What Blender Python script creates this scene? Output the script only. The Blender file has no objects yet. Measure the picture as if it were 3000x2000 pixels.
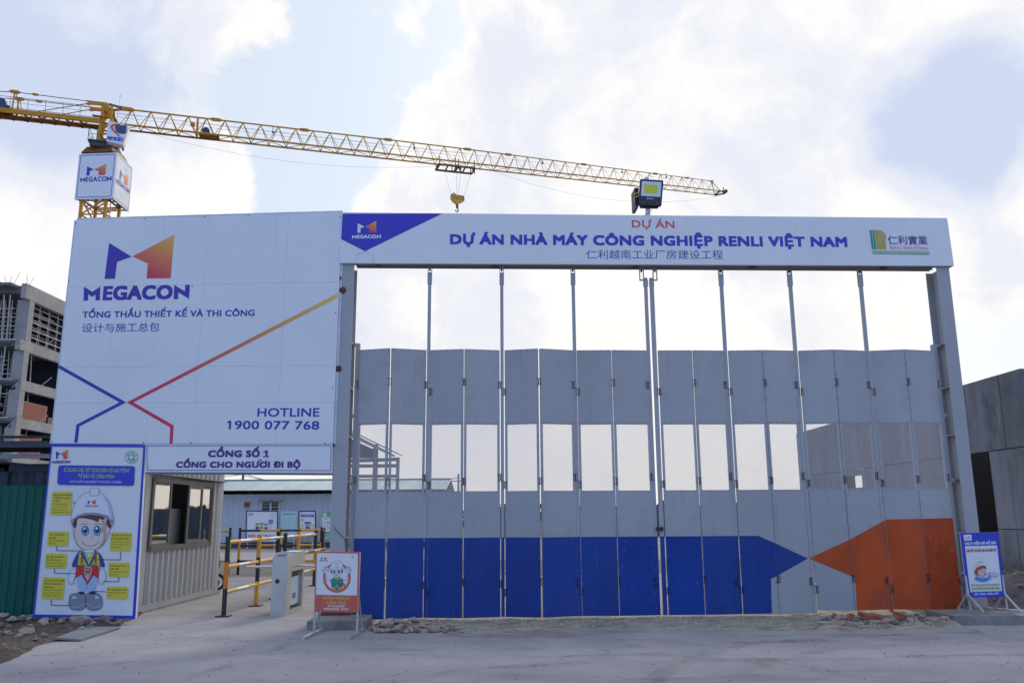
import bpy, math, random
from mathutils import Vector, Matrix
random.seed(7)
S = bpy.context.scene
COL = S.collection
R = math.radians

# ---------------------------------------------------------------- camera
F = 2476.0                      # focal length in pixels of the 3000 px wide photograph
EYE = Vector((0, 0, 1.5))
PITCH = math.atan2(512, F); ROLL = R(-0.37)
ROT = Matrix.Rotation(math.pi/2 + PITCH, 3, 'X') @ Matrix.Rotation(ROLL, 3, 'Z')
cam_d = bpy.data.cameras.new('camera'); cam = bpy.data.objects.new('camera', cam_d); COL.objects.link(cam)
cam_d.sensor_width = 36; cam_d.lens = 36*F/3000; cam_d.clip_end = 3000; cam_d.clip_start = 0.1
cam.matrix_world = Matrix.Translation(EYE) @ ROT.to_4x4()
S.camera = cam

# ---------------------------------------------------------------- sky, sun, exposure
SUN_EL, SUN_AZ = R(33), R(16)    # azimuth clockwise from +Y (behind the gate, a little right)
w = bpy.data.worlds.new('World'); S.world = w; w.use_nodes = True
nt = w.node_tree; nt.nodes.clear()
class NG:
    def __init__(s, nt): s.nt = nt
    def n(s, t, **k):
        x = s.nt.nodes.new(t)
        for a, b in k.items(): setattr(x, a, b)
        return x
    def l(s, a, b): s.nt.links.new(a, b)
    def val(s, sock, v):
        if hasattr(v, 'is_output') or isinstance(v, bpy.types.NodeSocket): s.l(v, sock)
        else: sock.default_value = v
    def math(s, op, a, b=0.0, c=None, clamp=False):
        x = s.n('ShaderNodeMath', operation=op, use_clamp=clamp); s.val(x.inputs[0], a); s.val(x.inputs[1], b)
        if c is not None: s.val(x.inputs[2], c)
        return x.outputs[0]
    def mix(s, f, a, b):
        x = s.n('ShaderNodeMix', data_type='RGBA'); s.val(x.inputs[0], f); s.val(x.inputs[6], a); s.val(x.inputs[7], b)
        return x.outputs[2]
    def ss(s, v, lo, hi, a=0.0, b=1.0):
        x = s.n('ShaderNodeMapRange', interpolation_type='SMOOTHSTEP'); s.val(x.inputs[0], v)
        for i, q in zip((1, 2, 3, 4), (lo, hi, a, b)): x.inputs[i].default_value = q
        return x.outputs[0]
    def noise(s, vec, scale, detail=6, rough=.55, dist=0.0):
        x = s.n('ShaderNodeTexNoise'); s.l(vec, x.inputs['Vector']); x.inputs['Scale'].default_value = scale
        x.inputs['Detail'].default_value = detail; x.inputs['Roughness'].default_value = rough; x.inputs['Distortion'].default_value = dist
        return x.outputs[0]
g = NG(nt)
tc = g.n('ShaderNodeTexCoord'); D = tc.outputs['Generated']
sky = g.n('ShaderNodeTexSky', sky_type='NISHITA', sun_disc=False, sun_elevation=SUN_EL, sun_rotation=SUN_AZ, altitude=0, air_density=1.0, dust_density=2.0, ozone_density=1.5)
def pixdir(x, y): return (ROT @ Vector(((x-1500)/F, -(y-1000)/F, -1))).normalized()
def bump_(x, y, rad, wt):
    c = pixdir(x, y); d = g.n('ShaderNodeVectorMath', operation='DOT_PRODUCT'); g.l(D, d.inputs[0]); d.inputs[1].default_value = c
    return g.ss(d.outputs['Value'], math.cos(R(rad)), 1.0, 0.0, wt)
warp = g.n('ShaderNodeTexNoise'); g.l(D, warp.inputs['Vector']); warp.inputs['Scale'].default_value = 5; warp.inputs['Detail'].default_value = 4
wv = g.n('ShaderNodeVectorMath', operation='MULTIPLY_ADD'); g.l(warp.outputs['Color'], wv.inputs[0]); wv.inputs[1].default_value = (.16, .16, .16); g.l(D, wv.inputs[2]); DW = wv.outputs[0]
n1 = g.noise(DW, 4.6, 10, .6, .1)
dens = g.math('MULTIPLY_ADD', n1, 2.3, -.65)
for b in [(100, 60, 15, .35), (1000, 140, 12, -.38), (1010, 400, 8, -.22), (870, 560, 4, -.3), (700, 90, 5, .3), (520, 560, 8, .42), (1230, 480, 7, .34), (2000, 330, 24, .34),
          (1300, 880, 16, .3), (2780, 340, 7, .1), (2900, 60, 7, .25), (2650, 700, 10, .2), (80, 620, 12, .4), (1450, 60, 6, -.1), (380, 430, 5, -.42), (1500, 560, 5, .2)]:
    dens = g.math('ADD', dens, bump_(*b))
cov = g.ss(dens, .43, .65)
n2 = g.noise(DW, 7.5, 9, .6, .2)
lit = g.math('MULTIPLY_ADD', n2, 1.7, -.38)
for b in [(2000, 500, 22, .16), (520, 580, 7, .4), (1230, 500, 7, .3), (2620, 780, 9, .2), (700, 90, 5, .35), (2900, 60, 7, .25), (260, 90, 12, -.5), (30, 200, 8, -.3), (2790, 350, 6.5, -1.0), (1830, 1000, 10, .3), (60, 620, 9, .25), (1250, 850, 9, -.1)]:
    lit = g.math('ADD', lit, bump_(*b))
edge = g.ss(dens, .5, .85, .3, -.06)
lit = g.math('ADD', lit, edge)
litf = g.ss(lit, .38, .84)
sunv = Vector((math.sin(SUN_AZ)*math.cos(SUN_EL), math.cos(SUN_AZ)*math.cos(SUN_EL), math.sin(SUN_EL)))
dd = g.n('ShaderNodeVectorMath', operation='DOT_PRODUCT'); g.l(D, dd.inputs[0]); dd.inputs[1].default_value = sunv
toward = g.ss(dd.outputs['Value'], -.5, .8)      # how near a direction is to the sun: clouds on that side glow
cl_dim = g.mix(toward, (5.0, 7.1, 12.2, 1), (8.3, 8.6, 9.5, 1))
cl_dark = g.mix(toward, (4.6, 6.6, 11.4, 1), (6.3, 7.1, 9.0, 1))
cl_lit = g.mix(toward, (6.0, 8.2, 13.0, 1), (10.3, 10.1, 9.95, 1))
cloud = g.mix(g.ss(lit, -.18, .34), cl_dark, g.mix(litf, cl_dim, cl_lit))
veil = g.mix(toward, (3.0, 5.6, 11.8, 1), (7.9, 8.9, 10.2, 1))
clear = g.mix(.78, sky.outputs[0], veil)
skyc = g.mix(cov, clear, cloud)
sz = g.n('ShaderNodeSeparateXYZ'); g.l(D, sz.inputs[0])
low = g.math('MULTIPLY', g.ss(sz.outputs[2], .34, .02), g.math('MULTIPLY', toward, .55)); skyc = g.mix(low, skyc, (10.2, 9.7, 9.2, 1))
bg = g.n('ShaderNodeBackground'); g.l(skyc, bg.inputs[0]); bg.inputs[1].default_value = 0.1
ow = g.n('ShaderNodeOutputWorld'); g.l(bg.outputs[0], ow.inputs[0])
sd = bpy.data.lights.new('sun', 'SUN'); sd.energy = 1.5; sd.angle = R(11); sd.color = (1, .93, .82)
sun = bpy.data.objects.new('sun', sd); COL.objects.link(sun)
sun.rotation_euler = sunv.to_track_quat('Z', 'Y').to_euler()
S.view_settings.view_transform = 'Standard'; S.view_settings.look = 'None'
S.view_settings.exposure = 0.0; S.view_settings.gamma = 1.0; S.view_settings.use_curve_mapping = False

# ---------------------------------------------------------------- rays and planes
def ray(x, y): return ROT @ Vector(((x-1500)/F, -(y-1000)/F, -1))
class PL:
    """a plane in the place; P() finds where a line of sight of the photograph meets it"""
    def __init__(s, o, deg=0.0, tilt=0.0):
        s.o = Vector(o); a = R(deg)
        s.u = Vector((math.cos(a), math.sin(a), 0)); s.n = Vector((math.sin(a)*math.cos(tilt), -math.cos(a)*math.cos(tilt), math.sin(tilt)))
        s.v = s.n.cross(s.u)*1.0
        if s.v.z < 0: s.v = -s.v
    def P(s, x, y, off=0.0):
        d = ray(x, y); t = (s.o-EYE).dot(s.n)/d.dot(s.n)
        return EYE + d*t + s.n*off
    def L(s, a, b, off=0.0): return s.o + s.u*a + s.v*b + s.n*off
    def uv(s, p): q = p-s.o; return q.dot(s.u), q.dot(s.v)
def gz(x, y, z=0.0):
    d = ray(x, y); return EYE + d*((z-EYE.z)/d.z)

# ---------------------------------------------------------------- materials
MATS = {}
def srgb(r, g_, b):
    f = lambda c: (c/255/12.92) if c/255 <= .04045 else ((c/255+.055)/1.055)**2.4
    return (f(r), f(g_), f(b))
def mat(name, col, rough=.6, metal=0.0, rnd=0, crack=None, var=.1, scale=3.0, bump=0.0, bscale=40.0, col2=None, fac=(.45, .7), scale2=6.0, stretch=None, spec=.5, layer=None):
    if name in MATS: return MATS[name]
    m = bpy.data.materials.new(name); m.use_nodes = True; h = NG(m.node_tree)
    b = m.node_tree.nodes['Principled BSDF']; b.inputs['Roughness'].default_value = rough; b.inputs['Metallic'].default_value = metal
    b.inputs['Specular IOR Level'].default_value = spec
    t = h.n('ShaderNodeTexCoord').outputs['Object']
    if stretch:
        mp = h.n('ShaderNodeMapping'); h.l(t, mp.inputs[0]); mp.inputs['Scale'].default_value = stretch; ts = mp.outputs[0]
    else: ts = t
    n = h.noise(ts, scale, 6, .6)
    lo = tuple(c*(1-var) for c in col)+(1,); hi = tuple(min(1, c*(1+var)) for c in col)+(1,)
    c = h.mix(h.ss(n, .3, .7), lo, hi)
    if col2 is not None:
        n2_ = h.noise(t, scale2, 9, .65, .3); c = h.mix(h.ss(n2_, *fac), c, tuple(col2)+(1,))
    if layer:
        for (cc, sc, f0, f1, st) in layer:
            tt = t
            if st:
                mp = h.n('ShaderNodeMapping'); h.l(t, mp.inputs[0]); mp.inputs['Scale'].default_value = st[:3]
                if len(st) > 3: mp.inputs['Rotation'].default_value = (0, 0, st[3])
                tt = mp.outputs[0]
            c = h.mix(h.ss(h.noise(tt, sc, 8, .6, .2), f0, f1), c, tuple(cc)+(1,))
    if rnd:
        oi = h.n('ShaderNodeObjectInfo'); c = h.mix(h.math('MULTIPLY', oi.outputs['Random'], rnd), c, tuple(q*.75 for q in col)+(1,))
    if crack:
        vo = h.n('ShaderNodeTexVoronoi', feature='DISTANCE_TO_EDGE'); vo.inputs['Scale'].default_value = .32
        wn_ = h.n('ShaderNodeTexNoise'); h.l(t, wn_.inputs['Vector']); wn_.inputs['Scale'].default_value = 1.3; wn_.inputs['Detail'].default_value = 8; wn_.inputs['Roughness'].default_value = .7
        ad = h.n('ShaderNodeVectorMath', operation='MULTIPLY_ADD'); h.l(wn_.outputs['Color'], ad.inputs[0]); ad.inputs[1].default_value = (.9, .9, .9); h.l(t, ad.inputs[2]); h.l(ad.outputs[0], vo.inputs['Vector'])
        k_ = h.math('MULTIPLY', h.ss(vo.outputs['Distance'], .0055, .001), h.ss(h.noise(t, .6, 3, .5), .42, .55)); c = h.mix(h.math('MULTIPLY', k_, .7), c, tuple(crack)+(1,))
    h.l(c, b.inputs['Base Color'])
    h.l(h.ss(h.noise(ts, scale*2.3, 5, .6), .25, .75, max(0, rough-.08), min(1, rough+.08)), b.inputs['Roughness'])
    if bump:
        bp = h.n('ShaderNodeBump'); bp.inputs['Strength'].default_value = 1; bp.inputs['Distance'].default_value = bump
        h.l(h.noise(t, bscale, 8, .6), bp.inputs['Height']); h.l(bp.outputs[0], b.inputs['Normal'])
    MATS[name] = m; return m
def M(n): return MATS[n]
mat('concrete', (.328, .306, .308), .95, crack=(.12, .1, .095), var=.09, scale=1.3, bump=.006, bscale=30, col2=(.368, .345, .342), fac=(.5, .75), scale2=.8, spec=.15,
    layer=[((.235, .2, .19), .55, .52, .78, (1, 3, 1, .5)), ((.42, .39, .37), 7, .62, .8, (.35, 2.2, 1, .25)), ((.2, .17, .165), 22, .62, .8, (.3, 1.6, 1, .1)), ((.22, .185, .17), 3.2, .64, .8, (.25, 3, 1, -.3)), ((.41, .38, .36), 60, .66, .75, None)])
mat('mud_film', (.27, .24, .23), .95, var=.12, scale=5, bump=.012, bscale=30, col2=(.19, .165, .155), fac=(.5, .7), scale2=6, stretch=(1, 3, 1), spec=.1)
mat('yard', (.34, .30, .285), .95, var=.12, scale=.7, bump=.01, bscale=14, col2=(.27, .23, .21), fac=(.5, .75), scale2=.5, spec=.1, stretch=(1, 2, 1))
mat('yard_dirt', (.21, .185, .17), .95, var=.25, scale=2, bump=.02, bscale=14, col2=(.13, .115, .105), fac=(.45, .7), scale2=3, spec=.1)
mat('site_dirt', (.125, .1, .082), .95, var=.35, scale=2.5, bump=.03, bscale=14, col2=(.07, .055, .048), fac=(.45, .68), scale2=5, spec=.1, layer=[((.2, .17, .14), 25, .6, .72, None)])
mat('pale_dirt', (.36, .31, .24), .95, var=.25, scale=4, bump=.02, bscale=26, col2=(.22, .18, .145), fac=(.5, .66), scale2=3.4, stretch=(1, 2.5, 1), spec=.1, layer=[((.13, .1, .08), 18, .6, .7, (.5, 2, 1))])
mat('grey_dirt', (.145, .115, .105), .95, var=.22, scale=4, bump=.015, bscale=30, col2=(.085, .065, .06), fac=(.5, .7), scale2=7, stretch=(1, 3, 1), spec=.1)
mat('stone', (.42, .36, .29), .9, var=.25, scale=6, bump=.006, bscale=30, col2=(.38, .27, .21), fac=(.5, .7), scale2=3, spec=.2)
mat('pink_stone', (.40, .26, .2), .9, var=.2, scale=6, bump=.006, bscale=30, col2=(.55, .46, .38), fac=(.5, .7), scale2=4, spec=.2)
mat('dark_stone', (.2, .165, .14), .9, var=.25, scale=6, bump=.006, bscale=30)
mat('pebble', (.20, .17, .145), .9, var=.4, scale=9)
mat('brick_red', (.33, .1, .06), .85, var=.25, scale=8, col2=(.42, .22, .15), fac=(.5, .7))
mat('white_panel', (.74, .745, .75), .34, var=.02, scale=.7, col2=(.69, .695, .70), fac=(.45, .8), scale2=.6, bump=.02, bscale=.9, layer=[((.60, .59, .575), 5, .62, .9, (1, 1, .12))])
mat('banner_cloth', (.74, .745, .76), .5, var=.02, scale=1.5, bump=.006, bscale=2.5)
mat('edge_metal', (.55, .55, .56), .4, .6, var=.1)
mat('grey_steel', (.395, .395, .405), .5, rnd=.28, var=.05, scale=1.1, col2=(.345, .35, .36), fac=(.48, .72), scale2=2.2, stretch=(1, 1, .25), bump=.006, bscale=2.6, spec=.35,
    layer=[((.45, .435, .42), 3, .62, .85, (1, 1, .25)), ((.27, .26, .25), 7, .59, .82, (2.2, 2.2, .12)), ((.24, .2, .17), 46, .72, .78, None)])
mat('grey_steel_dark', (.2, .205, .215), .55, var=.08)
mat('blue_paint', (.015, .052, .27), .5, rnd=.4, var=.16, scale=1.4, stretch=(1, 1, .3), col2=(.035, .068, .27), fac=(.48, .8), scale2=2, spec=.25, bump=.004, bscale=2.6, layer=[((.16, .15, .17), 6, .62, .85, (2, 2, .15)), ((.22, .18, .14), 26, .655, .74, None)])
mat('blue_paint_chipped', (.013, .05, .27), .5, var=.14, scale=1.4, col2=(.15, .16, .2), fac=(.6, .7), scale2=19, spec=.18)
mat('blue_paint_rusty', (.013, .05, .27), .5, var=.14, scale=1.4, col2=(.24, .13, .06), fac=(.655, .7), scale2=14, spec=.18)
mat('orange_paint', (.50, .078, .014), .5, var=.14, scale=2.2, col2=(.36, .085, .04), fac=(.48, .8), scale2=2, stretch=(1, 1, .5), spec=.25, bump=.004, bscale=2.6, layer=[((.36, .14, .09), 6, .6, .85, (2, 2, .15)), ((.25, .15, .1), 30, .69, .76, None)])
mat('orange_paint_worn', (.42, .062, .018), .55, var=.15, scale=3, col2=(.38, .2, .15), fac=(.58, .75), scale2=7, spec=.18)
mat('rust', (.09, .055, .04), .8, .2, var=.4, scale=12, col2=(.16, .08, .05))
mat('black_steel', (.03, .03, .034), .45, .3, var=.3, scale=10)
mat('black_paint', (.028, .028, .034), .4, var=.2)
mat('rail_yellow', (.72, .36, .03), .4, var=.1, scale=8)
mat('lemon_yellow', (.62, .52, .03), .4, var=.1, scale=8)
mat('rail_orange', (.75, .22, .02), .4, var=.08)
mat('crane_yellow', (.55, .25, .012), .5, var=.12, scale=1.6, col2=(.36, .15, .015), fac=(.55, .8), scale2=2, spec=.3)
mat('crane_rusty', (.20, .085, .02), .6, var=.2, scale=2, spec=.2)
mat('cable', (.22, .22, .23), .6, .3, var=.05)
mat('wire_black', (.04, .04, .045), .6)
mat('crane_dark', (.05, .055, .07), .6, var=.2)
mat('brushed_steel', (.62, .61, .57), .34, .85, var=.05, scale=.8, stretch=(1, 1, 3), col2=(.48, .46, .42), fac=(.45, .8), scale2=2.2)
mat('chrome', (.75, .75, .75), .18, 1.0, var=.03)
mat('film_blue', (.42, .52, .62), .5, var=.05)
mat('container_white', (.40, .40, .385), .38, var=.08, scale=2, stretch=(1, 1, .3), col2=(.30, .27, .22), fac=(.58, .85), scale2=2.4)
mat('container_grey', (.36, .37, .385), .5, var=.06, scale=2)
mat('office_wall', (.52, .54, .565), .55, var=.06, scale=.8, stretch=(1, 1, .3), col2=(.42, .40, .36), fac=(.62, .85), scale2=1.2)
mat('roof_sheet', (.33, .41, .43), .6, var=.1, scale=.5, stretch=(1.6, .2, 1), spec=.25)
mat('roof_edge', (.07, .27, .24), .5, var=.1)
mat('green_sheet', (.014, .11, .085), .45, var=.14, scale=1.5, stretch=(1, 1, .3), col2=(.03, .12, .10), fac=(.5, .8), scale2=2, spec=.2, layer=[((.12, .13, .11), 5, .66, .85, (1, 1, .2))])
mat('window_frame', (.14, .132, .115), .5, .2, var=.06, spec=.3)
mat('dark_gap', (.02, .02, .025), .8)
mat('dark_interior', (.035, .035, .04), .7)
mat('monitor_blue', (.08, .36, .46), .3, var=.2, scale=6)
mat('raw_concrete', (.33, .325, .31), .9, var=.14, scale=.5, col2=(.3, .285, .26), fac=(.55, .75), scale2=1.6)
mat('concrete_grey_and_shaded', (.15, .16, .18), .9, var=.14, scale=.5)  # darker copy of raw_concrete with the front's shade painted in; plain grey on poles
mat('scaffold', (.44, .41, .38), .6, .2, var=.35, scale=2)
mat('precast', (.18, .185, .205), .9, var=.22, scale=1.2, stretch=(1, 1, .35), col2=(.11, .108, .115), fac=(.45, .72), scale2=1.5, bump=.006, bscale=14, spec=.15, layer=[((.27, .27, .28), 2.2, .6, .8, (2, 2, .2))])
mat('precast_b', (.205, .21, .23), .9, var=.22, scale=1.5, stretch=(1, 1, .35), col2=(.13, .125, .13), fac=(.48, .75), scale2=1.1, bump=.006, bscale=14, spec=.15, layer=[((.12, .115, .115), 3, .6, .8, (2, 2, .15))])
mat('plinth', (.27, .245, .225), .9, var=.15, scale=5, bump=.006, bscale=30, col2=(.18, .16, .145), spec=.2)
mat('plate_steel', (.17, .18, .195), .65, .1, var=.15, scale=2, col2=(.22, .21, .2), fac=(.5, .75), scale2=3)
mat('lamp_black', (.025, .025, .035), .5, var=.1)
mat('lamp_reflector', (.6, .63, .66), .3, .5, var=.05)
mat('lamp_phosphor', (.66, .64, .02), .4, var=.02)
mat('lamp_blue', (.05, .07, .16), .5, var=.3, scale=12)
mat('canopy_dark', (.035, .037, .043), .6, var=.15, spec=.2)
mat('container_blue', (.075, .09, .115), .6, var=.12, spec=.2)
mat('tool_green', (.02, .09, .08), .5, var=.1)
mat('hose', (.25, .22, .17), .6, var=.3)
mat('rubber', (.025, .025, .025), .8)
mat('leaf', (.035, .05, .03), .9, var=.4, scale=1)
mat('clip_blue', (.03, .3, .55), .4)
mat('office_trim', (.45, .42, .36), .6, var=.08)
def print_mat():
    m = bpy.data.materials.new('vinyl_print'); m.use_nodes = True; h = NG(m.node_tree); b = m.node_tree.nodes['Principled BSDF']
    a = h.n('ShaderNodeAttribute', attribute_name='Col'); h.l(a.outputs[0], b.inputs['Base Color']); b.inputs['Roughness'].default_value = .42
    return m
PRINT = print_mat()
def glass_mat():
    m = bpy.data.materials.new('tinted_glass'); m.use_nodes = True; h = NG(m.node_tree)
    o = m.node_tree.nodes['Material Output']; m.node_tree.nodes.remove(m.node_tree.nodes['Principled BSDF'])
    gl = h.n('ShaderNodeBsdfGlossy'); gl.inputs['Roughness'].default_value = .02; gl.inputs['Color'].default_value = (.80, .76, .68, 1)
    tr = h.n('ShaderNodeBsdfTransparent'); tr.inputs[0].default_value = (.2, .2, .2, 1)
    fr = h.n('ShaderNodeFresnel'); fr.inputs[0].default_value = 1.9
    mx = h.n('ShaderNodeMixShader'); h.l(h.math('ADD', fr.outputs[0], .6, clamp=True), mx.inputs[0]); h.l(tr.outputs[0], mx.inputs[1]); h.l(gl.outputs[0], mx.inputs[2]); h.l(mx.outputs[0], o.inputs[0])
    return m
MATS['glass'] = glass_mat()
def mesh_mat():
    """perforated sheet: round holes on a hexagonal pitch of 12 mm, in the sheet's own plane"""
    m = bpy.data.materials.new('perforated_steel'); m.use_nodes = True; h = NG(m.node_tree); b = m.node_tree.nodes['Principled BSDF']; o = m.node_tree.nodes['Material Output']
    b.inputs['Base Color'].default_value = (.60, .51, .46, 1); b.inputs['Roughness'].default_value = .5
    uv = h.n('ShaderNodeUVMap').outputs[0]; sp = h.n('ShaderNodeSeparateXYZ'); h.l(uv, sp.inputs[0])
    def cell(dx, dy):
        x = h.math('SUBTRACT', h.math('FRACT', h.math('ADD', h.math('DIVIDE', sp.outputs[0], .013), dx)), .5)
        y = h.math('SUBTRACT', h.math('FRACT', h.math('ADD', h.math('DIVIDE', sp.outputs[1], .013*1.732), dy)), .5)
        y = h.math('MULTIPLY', y, 1.732)
        return h.math('SQRT', h.math('ADD', h.math('MULTIPLY', x, x), h.math('MULTIPLY', y, y)))
    dmin = h.math('MINIMUM', cell(0, 0), cell(.5, .5))
    hole = h.math('LESS_THAN', dmin, .402)
    dirt = h.ss(h.noise(h.n('ShaderNodeTexCoord').outputs['Object'], 30, 3, .5), .76, .78)
    hole = h.math('SUBTRACT', hole, dirt, clamp=True)
    tr = h.n('ShaderNodeBsdfTransparent'); mx = h.n('ShaderNodeMixShader'); h.l(hole, mx.inputs[0]); h.l(b.outputs[0], mx.inputs[1]); h.l(tr.outputs[0], mx.inputs[2]); h.l(mx.outputs[0], o.inputs[0])
    return m
MATS['perforated'] = mesh_mat()

# ---------------------------------------------------------------- object helpers
ORG = {}
def thing(name, label, cat, loc=(0, 0, 0), group=None, kind=None):
    o = bpy.data.objects.new(name, None); COL.objects.link(o); o.location = loc; o.empty_display_size = .2
    o['label'] = label
    if cat: o['category'] = cat
    if group: o['group'] = group
    if kind: o['kind'] = kind
    ORG[o.name] = Vector(loc); return o
class MB:
    def __init__(s): s.v = []; s.f = []; s.mi = []; s.c = []; s.m = 0; s.uvs = {}
    def add(s, vs, fs, col=None):
        k = len(s.v); s.v += [Vector(v) for v in vs]; s.f += [tuple(i+k for i in f) for f in fs]; s.mi += [s.m]*len(fs)
        s.c += (col if isinstance(col, list) else [col]*len(vs)); return s
    def hexa(s, p):  # 8 points, bottom ring then top ring
        return s.add(p, [(3, 2, 1, 0), (4, 5, 6, 7), (0, 1, 5, 4), (1, 2, 6, 5), (2, 3, 7, 6), (3, 0, 4, 7)])
    def box(s, x0, x1, y0, y1, z0, z1):
        return s.hexa([(x0, y0, z0), (x1, y0, z0), (x1, y1, z0), (x0, y1, z0), (x0, y0, z1), (x1, y0, z1), (x1, y1, z1), (x0, y1, z1)])
    def obox(s, o, u, v, n, a0, a1, b0, b1, c0, c1):   # box along directions u, v, n from o
        p = lambda a, b, c: o+u*a+v*b+n*c
        return s.hexa([p(a0, b0, c0), p(a1, b0, c0), p(a1, b0, c1), p(a0, b0, c1), p(a0, b1, c0), p(a1, b1, c0), p(a1, b1, c1), p(a0, b1, c1)])
    def quadbox(s, q, n, t0, t1):   # quad corners (ccw) given thickness along n
        a = [p+n*t0 for p in q]; b = [p+n*t1 for p in q]; k = len(q)
        return s.add(a+b, [tuple(range(k))[::-1], tuple(range(k, 2*k))]+[(i, (i+1) % k, k+(i+1) % k, k+i) for i in range(k)])
    def bar(s, p, q, w=.05, h=None, up=Vector((0, 0, 1))):
        p = Vector(p); q = Vector(q); h = w if h is None else h; d = (q-p).normalized()
        a = d.cross(up); a = d.cross(Vector((0, 1, 0))) if a.length < 1e-3 else a; a.normalize(); b = a.cross(d)
        a = a*w/2; b = b*h/2
        return s.hexa([p-a-b, p+a-b, q+a-b, q-a-b, p-a+b, p+a+b, q+a+b, q-a+b])
    def tube(s, p, q, r, n=10, r2=None, caps=True):
        p = Vector(p); q = Vector(q); d = (q-p).normalized(); a = d.orthogonal().normalized(); b = d.cross(a); r2 = r if r2 is None else r2
        vs = [c+(a*math.cos(2*math.pi*i/n)+b*math.sin(2*math.pi*i/n))*rr for c, rr in ((p, r), (q, r2)) for i in range(n)]
        fs = [(i, (i+1) % n, n+(i+1) % n, n+i) for i in range(n)]
        if caps: fs += [tuple(range(n))[::-1], tuple(range(n, 2*n))]
        return s.add(vs, fs)
    def path(s, pts, r, n=6):
        for a, b in zip(pts, pts[1:]): s.tube(a, b, r, n)
        return s
    def build(s, name, m, parent=None, smooth=False, label=None, kind=None, uv=None):
        org = ORG[parent.name] if parent is not None else Vector((0, 0, 0))
        me = bpy.data.meshes.new(name); me.from_pydata([tuple(v-org) for v in s.v], [], s.f)
        ms = m if isinstance(m, (list, tuple)) else [m]
        for q in ms: me.materials.append(MATS[q] if isinstance(q, str) else q)
        if len(ms) > 1: me.polygons.foreach_set('material_index', s.mi)
        if any(c is not None for c in s.c):
            a = me.color_attributes.new('Col', 'FLOAT_COLOR', 'POINT')
            for i, c in enumerate(s.c): a.data[i].color = (*(c or (1, 1, 1)), 1)
        if uv:
            l = me.uv_layers.new(name='UVMap'); u, v = uv
            for lp in me.loops: p = s.v[lp.vertex_index]; l.data[lp.index].uv = (p.dot(u), p.dot(v))
        if smooth: me.polygons.foreach_set('use_smooth', [True]*len(me.polygons))
        me.update(); o = bpy.data.objects.new(name, me); COL.objects.link(o)
        if parent is not None: o.parent = parent
        ORG[o.name] = org
        if label: o['label'] = label
        if kind: o['kind'] = kind
        return o
def top(o, label, cat, group=None):
    o['label'] = label; o['category'] = cat
    if group: o['group'] = group
    return o
def corr(mb, p0, p1, z0, z1, n, pitch=.25, depth=.03, flat=.35, top_fn=None):
    """trapezoidal corrugated sheet from p0 to p1 (xy), ribs upright, n = outward"""
    p0 = Vector(p0); p1 = Vector(p1); L = (p1-p0).length; d = (p1-p0)/L; k = max(1, round(L/pitch)); pt = L/k; prof = []
    for i in range(k):
        for f, h in ((0, 0), (flat, 0), (.5, 1), (.5+flat, 1)): prof.append((i*pt+f*pt, h*depth))
    prof.append((L, 0)); vs = []
    for a, h in prof:
        q = p0+d*a+n*h; vs += [Vector((q.x, q.y, z0)), Vector((q.x, q.y, z1))]
    mb.add(vs, [(2*i, 2*i+2, 2*i+3, 2*i+1) for i in range(len(prof)-1)])

# ---------------------------------------------------------------- printing on signs
PURPLE = srgb(74, 52, 178); PURPLE = (.055, .028, .36); NAVY = (.03, .03, .34); ROYAL = (.03, .05, .50); WHITE = (.74, .745, .76)
RED = (.62, .03, .09); ORANGE = (.78, .22, .06); GOLD = (.76, .50, .10); DARK = (.03, .02, .06)
UPVP = Vector((1422.7, -10973.5))
_cache = {}; CAPH = .682
def glyphs(sx, bold, res):
    k = (sx, bold, res)
    if k not in _cache:
        cu = bpy.data.curves.new('t', 'FONT'); cu.body = sx; cu.resolution_u = res; cu.size = 1; cu.space_character = 1+max(0, bold)*1.6
        ob = bpy.data.objects.new('t', cu); me = ob.to_mesh()
        _cache[k] = ([(v.co.x, v.co.y) for v in me.vertices], [tuple(p.vertices) for p in me.polygons]); ob.to_mesh_clear()
        bpy.data.objects.remove(ob); bpy.data.curves.remove(cu)
    return _cache[k]
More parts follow.
